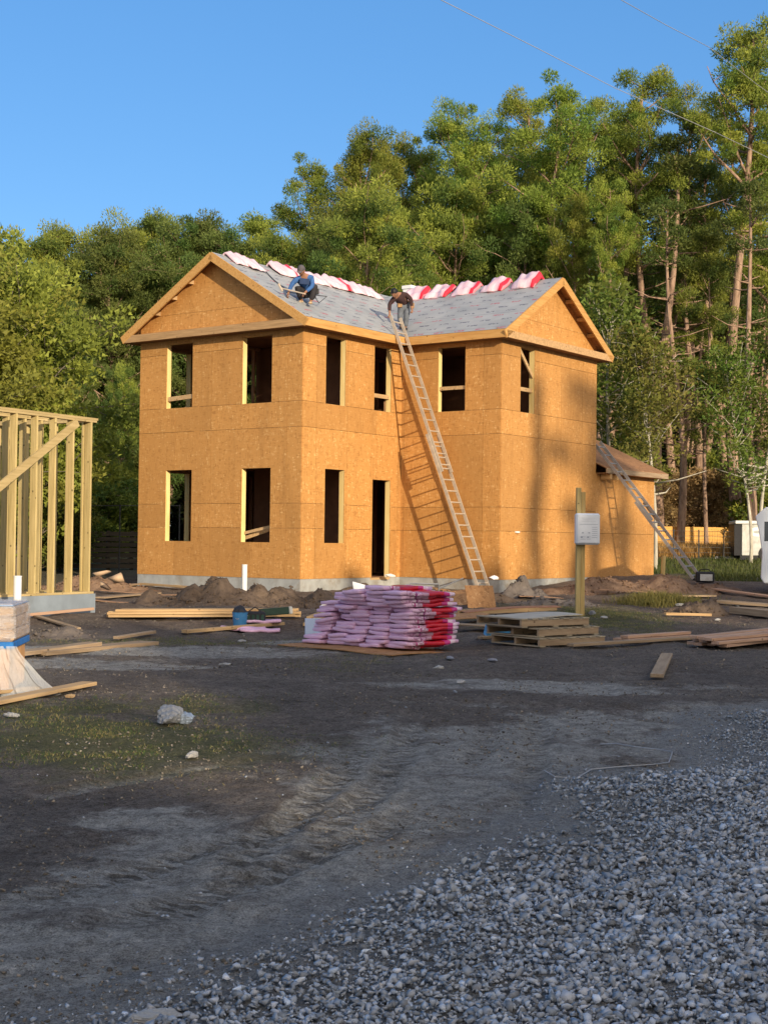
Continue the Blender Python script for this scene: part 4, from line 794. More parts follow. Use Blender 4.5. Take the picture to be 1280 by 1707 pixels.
BL = [((950, 1083), (1165, 1068), .12, .04, GREYW, 'long thin grey board lying in front of the pallets'), ((1108, 1030), (1184, 1028), .06, .05, LUM, 'pale stick lying before the small dirt heap'),
 ((1094, 1134), (1111, 1100), .14, .04, GREYW, 'short grey plank lying alone on the dark dirt at the right'), ((308, 1058), (470, 1046), .12, .05, LUM, 'long tan board lying in front of the tool bucket'), ((194, 1070), (256, 1060), .1, .04, GREYW, 'short grey board left of the bucket, alone on the mud'),
 ((62, 1096), (250, 1076), .30, .05, GREYW, 'wide weathered plank behind the wrapped package'), ((20, 1100), (160, 1084), .2, .05, GREYW, 'second weathered plank beside the wide one'), ((1185, 985), (1290, 1000), .2, .04, PINKW, 'pink tinted board beyond the small dirt heap'), ((1060, 1000), (1190, 996), .22, .04, GREYW, 'grey board lying on the reddish dirt'),
 ((235, 978), (330, 984), .14, .05, LUM, 'yellow board against the left foundation'), ((240, 972), (300, 978), .14, .04, LUMZ, 'second yellow board against the left foundation'), ((160, 985), (230, 978), .2, .03, GREYW, 'worn plank behind the stud frame corner'), ((165, 1000), (260, 992), .3, .03, GREYW, 'wide worn plank left of the dirt heap'), ((130, 1055), (60, 1030), .1, .03, GREYW, 'grey stick below the blue grey slab'),
 ((760, 1030), (925, 1022), .1, .09, LUM, 'stout board crossing the scrap wood behind the bundles'), ((800, 1068), (880, 1060), .1, .04, GREYW, 'grey board in front of the plywood scraps'), ((1225, 1025), (1290, 1030), .3, .12, GREYW, 'thick dark timber at the right edge'), ((510, 1046), (545, 1030), .1, .05, LUM, 'short board left of the bundle stack'), ((515, 1036), (560, 1018), .09, .04, LUM, 'thin stick poking from behind the bundle stack'), ((1195, 1010), (1300, 1016), .5, .05, GREYW, 'wide dark panel lying at the right edge')]
for a_, b_, w1, h1, m1, lb in BL: board(a_, b_, w1, h1, m1, lb)
# --- plywood sheets
def sheet(px, py, L, W, rz, tilt, m, label, lift=.05, roll=0, th=.012, name='panel_scrap', cat='panel'):
    c = onground(px, py, lift); bm = bmesh.new(); bmesh.ops.create_grid(bm, x_segments=8, y_segments=5, size=.5)
    for v in bm.verts: v.co.x *= L; v.co.y *= W; v.co.z = .02*math.sin(v.co.x*2.5+px)+.01*math.cos(v.co.y*4)
    bmesh.ops.solidify(bm, geom=bm.faces[:], thickness=th); me = bpy.data.meshes.new(name); bm.to_mesh(me); bm.free(); me.materials.append(m)
    o = bpy.data.objects.new(name, me); C.objects.link(o); o.location = c; o.rotation_euler = (roll, tilt, rz); return tag(o, label, cat, 'panel scraps')
sheet(800, 1012, .62, .50, .35, 0, OSBD, 'square panel propped upright behind the bundle stack', .22, 1.2)
sheet(766, 1008, .8, .45, .2, -.1, OSBD, 'panel scrap leaning left of the upright square one', .14, .7)
sheet(745, 1000, .7, .3, .5, .12, OSBD, 'narrow panel scrap behind the top of the bundle stack', .16, .3)
sheet(850, 1032, 1.7, .55, .12, -.07, osb('reddish_osb', (.42, .20, .11), (.28, .13, .07), (.5, .3, .2)), 'long reddish panel lying over the scrap wood', .17)
sheet(775, 1040, 1.0, .5, .5, -.05, OSBD, 'brown panel scrap right of the bundle stack', .13, .1)
sheet(800, 1052, .9, .4, -.1, .03, GREYW, 'grey scrap board under the reddish panel', .07)
sheet(825, 1044, .5, .4, .9, .15, OSBD, 'small tilted scrap under the reddish panel', .1)
sheet(620, 994, .5, .35, .3, .2, LUM, 'tan scrap poking above the bundle stack', .2, .2)
sheet(600, 1088, 1.9, 2.2, .78, 0, OSBD, 'thin panel lying flat under the bundle stack', .025).location = Vector((.02, 19.32, ground_z(0, 19.3)+.03))
MUD = plain('muddy_board', (.30, .18, .11), .9, .3, 4, .3)
for i, (px, py, L, W, rz) in enumerate(((1010, 978, 1.2, .3, .3), (1045, 990, 1.4, .25, .1), (1090, 972, .8, .3, -.2), (1130, 985, .9, .2, .4), (900, 1000, 1.0, .3, .1), (205, 990, 1.0, .35, .2), (180, 1003, .8, .3, -.1), (270, 997, .9, .2, .1))):
    sheet(px, py, L, W, rz, .04, MUD, ['muddy board on the reddish dirt nearest the post', 'muddy board across the reddish dirt', 'muddy board at the lean-to foundation', 'muddy board before the black box', 'muddy board beside the dark heap', 'muddy board by the tan boulders', 'muddy board in front of the tan boulders', 'muddy board left of the big dirt heap'][i], .05)
# --- shingle bundles
def wrapmat(name, pink, stops, ax=0, marks=True):
    m, t, b = mat(name, .38, .45); N = NT(t); co = N.co(); sx = N.n('SeparateXYZ'); N.l(co, sx.inputs[0])
    cr = N.n('ValToRGB'); cr.color_ramp.interpolation = 'CONSTANT'
    while len(cr.color_ramp.elements) < len(stops): cr.color_ramp.elements.new(.5)
    for e, (p, c) in zip(cr.color_ramp.elements, stops): e.position = p; e.color = (*c, 1)
    ob = N.n('ObjectInfo').outputs['Random']
    N.l(N.math('ADD', sx.outputs[ax], N.math('MULTIPLY', N.math('SUBTRACT', ob, .5), .08)), cr.inputs[0])
    c = N.mix(N.ramp(N.noise(3, 5, co), [(.35, 0.), (.7, .5)]), cr.outputs[0], (.62, .55, .62), 'MULTIPLY')
    if marks:
        wn = N.n('TexWhiteNoise', noise_dimensions='3D'); fl = N.n('VectorMath', operation='FLOOR'); N.l(N.co('Object', (34, 3, 70)), fl.inputs[0]); N.l(fl.outputs[0], wn.inputs[0])
        inb = N.math('MULTIPLY', N.math('GREATER_THAN', sx.outputs[0], .10), N.math('LESS_THAN', sx.outputs[0], .40))
        c = N.mix(N.math('MULTIPLY', N.math('MULTIPLY', inb, N.math('GREATER_THAN', wn.outputs[0], .55)), .6), c, (.25, .03, .12))
    N.l(c, b.inputs['Base Color']); N.bump(N.noise(9, 5, co, .6), b, .6, .02); return m
PK = (.76, .50, .68); PW = (.86, .68, .78); RD = (.62, .012, .03); MG = (.60, .04, .25)
WRA = wrapmat('bundle_wrap', PK, [(0, PK), (.14, PW), (.18, MG), (.21, PW), (.24, (.70, .5, .6)), (.34, RD), (.74, MG), (.84, PW), (.93, PK)])
WRB = wrapmat('bundle_wrap_pale', PK, [(0, PK), (.20, PW), (.25, (.35, .05, .25)), (.28, PK), (.36, (.60, .35, .45)), (.50, RD), (.80, MG), (.9, PW)])
WRP = plain('plain_pink_wrap', (.74, .46, .64), .4, .2, 5, .5, .45)
def bundle_mesh(L, W, H_, seed, sag):
    bm = bmesh.new(); bmesh.ops.create_cube(bm, size=1); bmesh.ops.subdivide_edges(bm, edges=[e for e in bm.edges if abs(e.verts[0].co.x-e.verts[1].co.x) > .5], cuts=9)
    bmesh.ops.subdivide_edges(bm, edges=[e for e in bm.edges if abs(e.verts[0].co.y-e.verts[1].co.y) > .5], cuts=2)
    r_ = random.Random(seed); a = [r_.uniform(0, 6) for _ in range(4)]
    for v in bm.verts:
        x, y, z = v.co; e_ = 1-.45*max(0, abs(y)*2-.8)*2; e2_ = 1-.4*max(0, abs(x)*2-.9)*6*.5
        v.co = (x*L+L/2, y*W+.012*math.sin(x*9+a[0])+W/2, z*H_*e_*e2_+sag*(-math.cos(x*3.1)*.5)+.007*math.sin(x*11+a[1])+.005*math.sin(y*5+a[2])+.004*math.sin(x*19+y*8+a[3])+H_/2)
    bmesh.ops.bevel(bm, geom=[e for e in bm.edges if e.calc_face_angle(0) > .9], offset=.008, segments=1, affect='EDGES')
    me = bpy.data.meshes.new('shingle_bundle'); bm.to_mesh(me); bm.free(); me.materials.append(WRA if seed % 2 else WRB)
    for p in me.polygons: p.use_smooth = True
    return me
BM_ = [bundle_mesh(1.0, .34, .058, i, .004+.007*(i % 4)) for i in range(8)]
Np = Vector((.24, 18.40, 0)); dR = Vector((.672, .741, 0)).normalized(); dL = Vector((-dR.y, dR.x, 0)); br = random.Random(11)
Np.z = ground_z(Np.x, Np.y)+.05; ordn = ['bottom', 'second', 'third', 'fourth', 'fifth', 'sixth', 'seventh', 'eighth', 'ninth', 'tenth', 'eleventh', 'twelfth', 'thirteenth', 'fourteenth', 'fifteenth']
colname = ['nearest column', 'column next to nearest', 'middle column', 'fourth column', 'leftmost column']
hts = [14, 15, 14, 13, 11]
for cI in range(5):
    for lv in range(hts[cI]):
        o = bpy.data.objects.new('shingle_bundle', BM_[br.randrange(8)]); C.objects.link(o)
        slump = .018*lv*(1 if cI > 2 else .25)*(-1) + (.10*(1-lv/14) if cI == 4 else 0)
        p = Np+dL*(cI*.355+slump+br.uniform(-.05, .05))+dR*(br.uniform(-.02, .09)+.010*max(0, 7-abs(lv-6))*1.6 - (.10 if lv > 10 else 0))+Vector((0, 0, lv*.0545))
        o.location = p; o.rotation_euler = (br.uniform(-.05, .05)-(.12 if cI == 4 else 0)*(1 if lv > 1 else 0), br.uniform(-.015, .015), math.atan2(dR.y, dR.x)+br.uniform(-.07, .07))
        top_ = lv == hts[cI]-1
        tag(o, 'pink bundle of the ground stack, %s, %s' % ('topmost' if top_ else ordn[lv]+' layer up', colname[cI]), 'shingle bundle', 'shingle bundles stacked on the ground')
# bundles on the ridges
RP = (.80, .52, .56); WRR = wrapmat('roof_bundle_wrap', RP, [(0, (.86, .58, .62)), (.12, (.88, .64, .67)), (.28, RP), (.42, (.86, .60, .64)), (.55, (.80, .45, .50)), (.60, (.70, .03, .05)), (.70, (.80, .25, .28)), (.76, (.88, .68, .70))], 0, False)
WRN = wrapmat('roof_bundle_wrap_plain', RP, [(0, (.86, .60, .64)), (.15, (.88, .66, .69)), (.28, RP), (.36, (.87, .62, .66)), (.55, (.86, .62, .64)), (.62, RP), (.70, (.85, .5, .55)), (.76, (.88, .68, .70))], 0, False)
def ridge_bundle(seed, L, W, th_, slope=.6):
    r_ = random.Random(seed); n, k_ = 14, 22; V = []; a = [r_.uniform(0, 6) for _ in range(5)]
    for side in (1, 0):
        for i in range(n):
            s = i/(n-1); 
            for j in range(k_):
                q = (j/(k_-1)-.5)*W; e_ = min(1, 6*min(s, 1-s)+.25)*min(1, 8*min(j, k_-1-j)/(k_-1)+.25)
                z = -abs(q)*slope*(1-.3*math.exp(-(q/.12)**2))-.0+.03*math.exp(-(q/.1)**2)
                if side: z += th_*e_*(1+.25*math.sin(s*7+a[0])*math.cos(q*7+a[1]))+.02*math.sin(s*17+a[2]+q*9)
                V.append((s*L+.03*math.sin(q*6+a[3]), q+.03*math.sin(s*8+a[4]), z+.012))
    f = []; o_ = n*k_
    for i in range(n-1):
        for j in range(k_-1): b0 = i*k_+j; f += [(b0, b0+1, b0+k_+1, b0+k_), (o_+b0, o_+b0+k_, o_+b0+k_+1, o_+b0+1)]
    for j in range(k_-1): f += [(j, o_+j, o_+j+1, j+1), ((n-1)*k_+j+1, o_+(n-1)*k_+j+1, o_+(n-1)*k_+j, (n-1)*k_+j)]
    for i in range(n-1): f += [(i*k_+k_, o_+i*k_+k_, o_+i*k_, i*k_), (i*k_+k_-1, o_+i*k_+k_-1, o_+i*k_+2*k_-1, i*k_+2*k_-1)]
    mb = MB(); mb.add(V, f); return mb
k_ = 0
nmA = ['at the gable end of the left ridge', 'second on the left ridge, crumpled', 'third on the left ridge behind the man in blue', 'fourth on the left ridge, right of the man in blue', 'fifth on the left ridge', 'sixth on the left ridge', 'seventh on the left ridge', 'last on the left ridge beside the valley']
for i, x in enumerate((.10, .50, 1.75, 2.45, 3.2, 3.95, 4.75, 5.5)):
    L = [.6, .55, .85, .9, .85, .95, .85, .8][i]
    o = ridge_bundle(i, L, .95, [.08, .06, .11, .09, .08, .11, .09, .08][i], sA).build('shingle_bundle', WRR if i in (0, 2, 5) else WRN, smooth=True); o.location = HP(x, yr-.04+(-.15 if i == 1 else 0), zA(yr)-(.06 if i == 1 else 0)); o.rotation_euler = (0, 0, PHI+br.uniform(-.06, .06)); tag(o, 'pink wrapped bundle draped %s' % nmA[i], 'shingle bundle', 'wrapped bundles draped over the roof ridges')
nmD = ['next to the right gable', 'second from the right gable', 'third from the right gable', 'fourth from the right gable', 'behind the brown jacketed man']
for i, (x, hh_) in enumerate(((-2.0, .19), (-1.05, .15), (-.10, .14), (.72, .13), (1.55, .16))):
    o = ridge_bundle(20+i, .74, .95, hh_, sD).build('shingle_bundle', WRR, smooth=True); o.location = HP(xr, x, zD(xr)); o.rotation_euler = (0, 0, PHI-math.pi/2+br.uniform(-.06, .06)); tag(o, 'pink bundle with red end humped over the right ridge, %s' % nmD[i], 'shingle bundle', 'wrapped bundles draped over the roof ridges')
# small trash on the roof
WBAG = plain('white_film', (.8, .78, .76), .4, .1, 8, .5)
def crumple(name, loc, sc_, seed, m, label, cat, group=None):
    bm = bmesh.new(); bmesh.ops.create_icosphere(bm, subdivisions=4, radius=1); r_ = np.random.default_rng(seed); dirs = r_.normal(size=(26, 3)); dirs /= np.linalg.norm(dirs, axis=1)[:, None]; dd = r_.uniform(.55, .95, 26)
    for v in bm.verts:
        c = np.array(v.co); t_ = np.min(np.where(dirs@c > .05, dd/np.maximum(dirs@c, .05), 9)); c = c*min(t_, 1.15); v.co = c*(1+.06*math.sin(c[0]*13+c[1]*9+seed)+.04*math.sin(c[2]*21+c[1]*17)); v.co.z = max(v.co.z, -.35)
    me = bpy.data.meshes.new(name); bm.to_mesh(me); bm.free(); me.materials.append(m); o = bpy.data.objects.new(name, me); C.objects.link(o); o.location = loc; o.scale = sc_; o.rotation_euler = (0, 0, seed); return tag(o, label, cat, group)
GB = plain('grey_film', (.30, .31, .33), .35, .25, 7, .9, .5)
crumple('plastic_bag', onground(283, 1208, .055), (.16, .12, .12), 4, GB, 'crumpled grey plastic bag lying in the sunny grass, left foreground', 'plastic bag')
crumple('plastic_bag', onground(308, 1207, .03), (.10, .09, .08), 9, plain('blue_grey_film', (.35, .42, .52), .35, .25, 7, .9, .5), 'smaller bluish plastic bag touching the grey bag', 'plastic bag')
LITM = plain('dusty_film', (.38, .37, .35), .6, .2, 8, .5)
LIT = [(320, 1271, .11, .05, 'flat whitish scrap on the dark dirt left of the tracks'), (750, 1104, .12, .05, 'pale scrap in front of the bundle stack, farthest one'), (732, 1116, .09, .05, 'bluish scrap in front of the bundle stack'), (769, 1141, .11, .05, 'white scrap lying alone on the dark dirt, centre'), (820, 1106, .15, .03, 'thin pale strip right of the bundle stack front'), (376, 1110, .13, .04, 'white scrap on the grey mud streak'), (403, 1070, .12, .04, 'pink scrap in front of the tool bucket'), (986, 1026, .16, .09, 'white folded sheet beside the post foot'), (1006, 1032, .12, .06, 'crumpled white bag right of the post foot'), (962, 1024, .06, .14, 'white scrap left of the post foot'), (1228, 1012, .14, .05, 'whitish scrap before the dark panel on the right'), (1135, 1012, .2, .08, 'pale film beside the yellow green tuft'), (1195, 1036, .1, .04, 'white scrap before the small dirt heap'), (758, 1160, .06, .03, 'tiny white scrap in the middle of the yard'), (20, 1197, .12, .05, 'grey blue scrap at the left photo edge'), (257, 1700, .12, .04, 'white stone like scrap in the gravel at the bottom')]
for i, (px, py, w1, h1, lb) in enumerate(LIT): crumple('litter', onground(px, py, .02), (w1*.8, w1*.4, h1*.6), 20+i, [LITM, GB, LITM][i % 3], lb, 'litter', 'litter in the yard')
# white shapes near the stack
MB().box(-.15, .15, -.12, .12, 0, .03).build('foam_sheet', WHITE, loc=(0, 0, 0), bevel=.012); o = bpy.context.scene.objects['foam_sheet']; o.location = onground(598, 1008, .34); o.rotation_euler = (.9, .25, .5); tag(o, 'white plastic lid propped on top of the back of the bundle stack', 'lid')
crumple('paper_wad', onground(545, 1030, .12), (.18, .12, .14), 51, WBAG, 'white crumpled wrap left of the bundle stack', 'wrap'); 
MB().box(-.13, .13, -.01, .01, 0, .28).build('card', plain('pale_blue_card', (.45, .55, .75), .6, .05), bevel=.004); o = bpy.context.scene.objects['card']; o.location = onground(523, 1064, .02); o.rotation_euler = (-.12, 0, .2); tag(o, 'pale blue card propped against the left end of the bundle stack', 'card')
crumple('foam_block', onground(822, 990, .42), (.14, .12, .09), 53, WBAG, 'white bag lying on the dark heap at the ladder foot', 'bag'); crumple('foam_block', HP(3.15, -.35, .05), (.2, .12, .07), 54, WBAG, 'white bag on the door sill', 'bag')
MB().box(-.17, .17, -.08, .08, 0, .17).build('carton', plain('blue_white_carton', (.12, .42, .72), .5, .6, 7)); o = bpy.context.scene.objects['carton']; o.location = onground(826, 1065, .01); o.rotation_euler = (.2, .15, .3); tag(o, 'crushed blue and white carton under the reddish panel', 'carton')
mb = MB(); A_ = lambda px, py: aty(px, py, 28.5)
mb.tube([A_(684, 1002), A_(684, 973), A_(731, 974), A_(731, 1000)], .022, 5); mb.tube([A_(731, 982), A_(772, 964)], .015, 5); mb.tube([A_(640, 984), A_(684, 974)], .018, 5); tag(mb.build('metal_frame', ALUD), 'dark bent metal frame standing by the foundation behind the bundles', 'metal frame')
# pallets
def pallet(loc, rz, label, L=1.2, W=1.02, tilt=0):
    r = empty('pallet', loc, rz); r.rotation_euler = (tilt, 0, rz); tag(r, label, 'pallet', 'wooden pallets')
    for y in (-W/2+.03, 0, W/2-.03): MB().box(-L/2, L/2, y-.02, y+.02, .018, .10).build('stringer', GREYW, r)
    for i in range(7): x = -L/2+.05+i*(L-.1)/6; MB().box(x-.055, x+.055, -W/2, W/2, .102, .118).build('deck_board', PALY, r)
    for i in range(3): x = -L/2+.05+i*(L-.1)/2; MB().box(x-.05, x+.05, -W/2, W/2, 0, .016).build('bottom_board', PALY, r)
    return r
PALY = wood('pallet_board', (.46, .39, .27), (.30, .24, .16), 1)
pc = Vector((2.12, 19.9, ground_z(2.1, 19.9)+.02))
pallet(pc+Vector((.18, -.1, 0)), .62, 'bottom pallet of the stack right of the bundles'); pallet(pc+Vector((.12, .02, .125)), .70, 'middle pallet of the stack right of the bundles'); pallet(pc+Vector((-.02, .05, .25)), .58, 'top pallet of the stack, greyish deck, right of the bundles')
sheet(930, 1050, 1.15, .8, .6, 0, plain('grey_plywood', (.46, .42, .34), .8, .2, 3), 'grey plywood piece lying on the top pallet', .0).location = pc+Vector((-.02, .05, .385))
# permit box on its post
pb = onground(966, 1027); po = empty('notice_post', (pb.x, pb.y, pb.z-.05), .12); tag(po, 'square wooden post standing in the yard before the right wing, carrying the white box', 'post')
MB().box(-.085, -.002, -.04, .04, 0, 2.42).build('board', PTW, po, bevel=.003); MB().box(.0, .075, -.045, .035, 0, 2.34).build('board', LUMZ, po, bevel=.003)
bx_ = empty('notice_box', (pb.x+.10, pb.y-.13, aty(979, 908, pb.y)[2]), .12); tag(bx_, 'white plastic permit box with faint printed sheet, fixed to the wooden post', 'notice box')
hb = (909-857)/2367*pb.y; MB().box(-.225, .225, -.075, .075, 0, hb).build('case', plain('box_plastic', (.62, .66, .72), .4, .06, 4, .05), bx_, bevel=.03)
sh_ = MB().box(-.17, .19, -.080, -.077, .04, hb-.05).build('sheet', plain('box_paper', (.66, .69, .74), .6, .05), bx_)
INK = plain('faded_ink', (.36, .40, .47), .7, .1, 5, 0)
def ink(x0, x1, z0, z1): MB().box(x0, x1, -.083, -.0805, z0, z1).build('print', INK, bx_)
ink(-.16, .18, hb*.64, hb*.655); 
for i, (x0, x1) in enumerate(((-.12, .12), (-.10, .10), (-.13, .14))): ink(x0, x1, hb*(.84-.05*i), hb*(.845-.05*i))
for i in range(6): ink(.07, .17, hb*(.55-.065*i), hb*(.565-.065*i))
for i, (x, z) in enumerate(((-.12, .36), (.0, .36), (-.14, .22), (-.02, .22))): ink(x, x+.035, hb*z, hb*(z+.035))
for i in range(3): ink(-.15, -.05, hb*(.26-.05*i), hb*(.268-.05*i)); ink(-.03, .05, hb*(.26-.05*i), hb*(.268-.05*i))
m, t, b = mat('film_wrap', .22, .6); b.inputs['Base Color'].default_value = (.72, .70, .72, 1); N = NT(t); N.l(N.ramp(N.noise(5, 5, N.co('Object', (1, 1, 3))), [(.4, .22), (.65, .6)]), b.inputs['Alpha']); N.bump(N.noise(9, 6, N.co('Object', (2, 2, 7))), b, 1., .03); FILMW = m
# wrapped package at the left edge
pk = empty('wrapped_package', (-3.42, 13.25, ground_z(-3.4, 13.2)), .10); tag(pk, 'film wrapped pallet load with a blue strap, cut by the left photo edge', 'package')
PKW = wood('packed_wood', (.60, .44, .30), (.44, .30, .19), 0, False)
for i in range(3): MB().box(-1.7, -.012-.006*i, .01+.006*i, .99, .52+.11*i, .52+.11*i+.108).build('packed_layer', PKW, pk, bevel=.02)
MB().box(-1.71, .0, -.006, 1.0, .51, .875).build('film_wrap', FILMW, pk, bevel=.045)
MB().box(-1.65, -.05, .02, .98, .06, .455).build('lower_load', plain('orange_board', (.64, .34, .14), .7, .3, 2.5, .2), pk, bevel=.01); MB().box(-1.68, -.01, -.012, 1.01, .456, .518).build('strap', plain('blue_strap', (.02, .17, .50), .5, .3, 10, .6), pk, bevel=.006)
MB().box(-1.7, -.02, .01, .99, .852, .862).build('top_film', plain('blue_film', (.30, .42, .62), .25, .2, 3, .6, .6), pk)
MB().box(-.45, -.28, .014, .018, .25, .34).build('sticker', plain('sticker', (.35, .60, .70), .4, .2), pk)
m, t, b = mat('clear_film', .25, .6); b.inputs['Base Color'].default_value = (.82, .85, .88, 1); N = NT(t); b.inputs['Alpha'].default_value = .42; N.bump(N.noise(14, 6, N.co('Object', (4, 4, .6))), b, 1., .03); FILM = m
V = []; n, k2 = 40, 14
for i in range(n):
    s = i/(n-1)
    for j in range(k2):
        q = j/(k2-1); wv = (.022*math.sin(s*17+2.2*math.sin(q*3.1))+.018*math.sin(s*31-q*5)+.02*math.sin(q*9+s*5))*(.25+q); x = -.20+.23*s+q**1.3*(-.02+.40*s**1.1)+wv*.5; y = -.02-.14*q*(1-.2*s)+wv+(.30*s*s*q)
        V.append((x, y, .47*(1-q)+.012+.02*math.sin(s*25)*q*(1-q)*3))
me = bpy.data.meshes.new('film'); me.from_pydata(V, [], [(i*k2+j, i*k2+j+1, (i+1)*k2+j+1, (i+1)*k2+j) for i in range(n-1) for j in range(k2-1)]); me.materials.append(FILM)
for p in me.polygons: p.use_smooth = True
o = bpy.data.objects.new('film_skirt', me); C.objects.link(o); o.parent = pk
board((-30, 1182), (150, 1143), .16, .035, LUM, 'orange board lying in front of the wrapped package'); board((-30, 1165), (60, 1150), .1, .03, LUM, 'short board under the wrapped package film')
crumple('wood_chip', onground(118, 1163, .02), (.06, .04, .03), 60, LUM, 'small wood offcut on the ground before the package', 'offcut')
# bucket, bag and batts
bk = empty('tool_bucket', onground(400, 1048)); tag(bk, 'blue bucket with black tool bag on top, left of the bundle stack', 'bucket')
mb = MB(); mb.tube([(0, 0, 0), (0, 0, .34), (0, 0, .38)], [.15, .18, .19], 18); bk.scale = (.68, .68, .68); mb.build('pail', BLUEP, bk); mb = MB(); mb.tube([(.0, 0, .38), (.0, 0, .46), (.03, 0, .54)], [.19, .14, .04], 10); mb.build('bag_top', BLACK, bk); mb = MB(); mb.tube([(-.19, 0, .3), (-.05, -.2, .22), (.19, 0, .3)], .006, 5); mb.build('handle', ALU, bk)
tb = empty('tool_bag', onground(425, 1047, .08), .1); tag(tb, 'black tool bag lying beside the blue bucket on pink bundles', 'tool bag'); MB().box(-.17, .17, -.1, .1, 0, .2).build('body', BLACK, tb, bevel=.03); 
for i in range(4): MB().box(-.13+i*.075, -.08+i*.075, -.112, -.098, .03, .15).build('pocket', plain('green_black_cloth', (.03, .07, .05), .8, .3), tb, bevel=.004)
mb = MB(); mb.tube([(-.1, 0, .2), (0, 0, .27), (.1, 0, .2)], .01, 5); mb.build('strap', BLACK, tb)
MB().box(0, .5, -.05, .05, 0, .12).build('level_case', plain('dark_green_case', (.02, .05, .035), .4, .2), bevel=.01); o = bpy.context.scene.objects['level_case']; o.location = onground(432, 1042, .13); o.rotation_euler = (0, -.08, .15); tag(o, 'dark long tool case with pale end right of the tool bag', 'tool case')
MB().box(.5, .56, -.052, .052, 0, .122).build('end_cap', WHITED, o, bevel=.01)
for i, (px, py, dz, rz, lb) in enumerate(((366, 1051, 0, .0, 'loose pink bundle under the left of the blue bucket'), (400, 1053, .0, .05, 'loose pink bundle under the tool bag, lower'), (405, 1048, .06, .1, 'loose pink bundle under the tool bag, upper'))):
    me_ = bundle_mesh(1.0, .34, .058, 31+i, .02); me_.materials.clear(); me_.materials.append(WRP); o = bpy.data.objects.new('shingle_bundle', me_); C.objects.link(o); o.location = onground(px, py, .02+dz); o.scale = (.62 if i else .7, 1, .9); o.rotation_euler = (0, 0, rz); tag(o, lb, 'shingle bundle', 'loose bundles by the bucket')
# white flexible strip on the ground
mb = MB(); pts = [onground(px, py, .012) for px, py in ((906, 1286), (925, 1297), (960, 1298), (985, 1288), (1030, 1283), (1090, 1277), (1114, 1271), (1120, 1256), (1105, 1250), (1060, 1246), (1030, 1243), (1000, 1240))]
mb.tube(pts, .0045, 5); tag(mb.build('flexible_strip', GB), 'thin whitish strip curling over the dirt beside the gravel', 'strip')
# black box with white face
lb_ = empty('black_crate', onground(1174, 972), -.2); tag(lb_, 'black box with white front lying right of the second ladder foot', 'box'); MB().box(-.24, .24, -.15, .15, .03, .3).build('case', BLACK, lb_, bevel=.03); MB().box(-.12, .19, -.156, -.152, .07, .24).build('front', WHITED, lb_); mb = MB(); mb.tube([(-.15, 0, .3), (-.1, 0, .36), (.1, 0, .36), (.15, 0, .3)], .014, 6); mb.build('handle', BLACK, lb_)
MB().box(-.05, .05, -.03, .03, -.1, .55).build('stake', LUMZ, bevel=.004); o = bpy.context.scene.objects['stake']; s_ = aty(1104, 962, 37.0); o.location = (s_[0], s_[1], s_[2]); o.rotation_euler = (0, .04, .3); tag(o, 'short wooden stake between the lean-to wall and the second ladder', 'stake')
# fences
def fence(px0, px1, Y0_, Y1_, h_, m, label, posts, nb_, gap, name='board_fence', cat='fence'):
    a = aty(px0, 900, Y0_); b_ = aty(px1, 900, Y1_); a = Vector((a[0], a[1], 0)); b_ = Vector((b_[0], b_[1], 0)); L = (b_-a).length
    r = empty(name, (a.x, a.y, 0), math.atan2(b_.y-a.y, b_.x-a.x)); tag(r, label, cat, 'fences behind the yard'); z = ground_z((a.x+b_.x)/2, (a.y+b_.y)/2)
    for i in range(posts+1): MB().box(i*L/posts-.05, i*L/posts+.05, .02, .12, z-.3, z+h_+.05).build('post', m, r)
    bh = h_/nb_; 
    for i in range(nb_): MB().box(0, L, -.02, .015, z+.05+i*bh, z+.05+i*bh+bh*(1-gap)).build('rail_board', m, r)
    return r
GOLD = wood('golden_board', (.80, .46, .14), (.60, .30, .07), 0); DKF = wood('dark_fence_board', (.10, .08, .055), (.05, .042, .03), 0)
fence(1045, 1226, 55, 57, 1.02, GOLD, 'low fence of golden sunlit boards behind the lean-to', 5, 6, .05)
fence(60, 260, 46, 48, 1.25, DKF, 'dark horizontal board fence between the stud frame and the house', 5, 7, .22)
DARKM = plain('dark_steel', (.07, .07, .07), .6, .2, 5)
# wire fence before golden one
wf = empty('wire_fence', (0, 0, 0)); tag(wf, 'thin wire fence with slim posts in front of the golden fence', 'wire fence', 'fences behind the yard'); a = aty(1080, 900, 50); b_ = aty(1330, 900, 50.5); zf = ground_z(a[0], 50)
for i in range(7): p = a+(b_-a)*i/6; MB().tube([(p[0], p[1], zf-.2), (p[0], p[1], zf+1.15)], .022, 6).build('post', DARKM, wf)
mb = MB(); 
for k3 in range(6): mb.tube([(a[0], a[1], zf+.15+k3*.19), (b_[0], b_[1], zf+.15+k3*.19)], .005, 3)
for k3 in range(60): p = a+(b_-a)*k3/59; mb.tube([(p[0], p[1], zf+.05), (p[0], p[1], zf+1.1)], .004, 3)
mb.build('mesh_wire', DARKM, wf)
wl = empty('wire_line', (0, 0, 0)); tag(wl, 'dark trailing wire fence stretch left of the house before the dark fence', 'wire fence', 'fences behind the yard'); a = aty(150, 843, 45); b_ = aty(300, 843, 46); mb = MB(); mb.tube([a, b_], .012, 4); mb.build('top_wire', DARKM, wf if 0 else wl)
for i in range(4): p = a+(b_-a)*i/3; MB().tube([(p[0], p[1], .3), (p[0], p[1], p[2]+.03)], .025, 6).build('post', DARKM, wl)
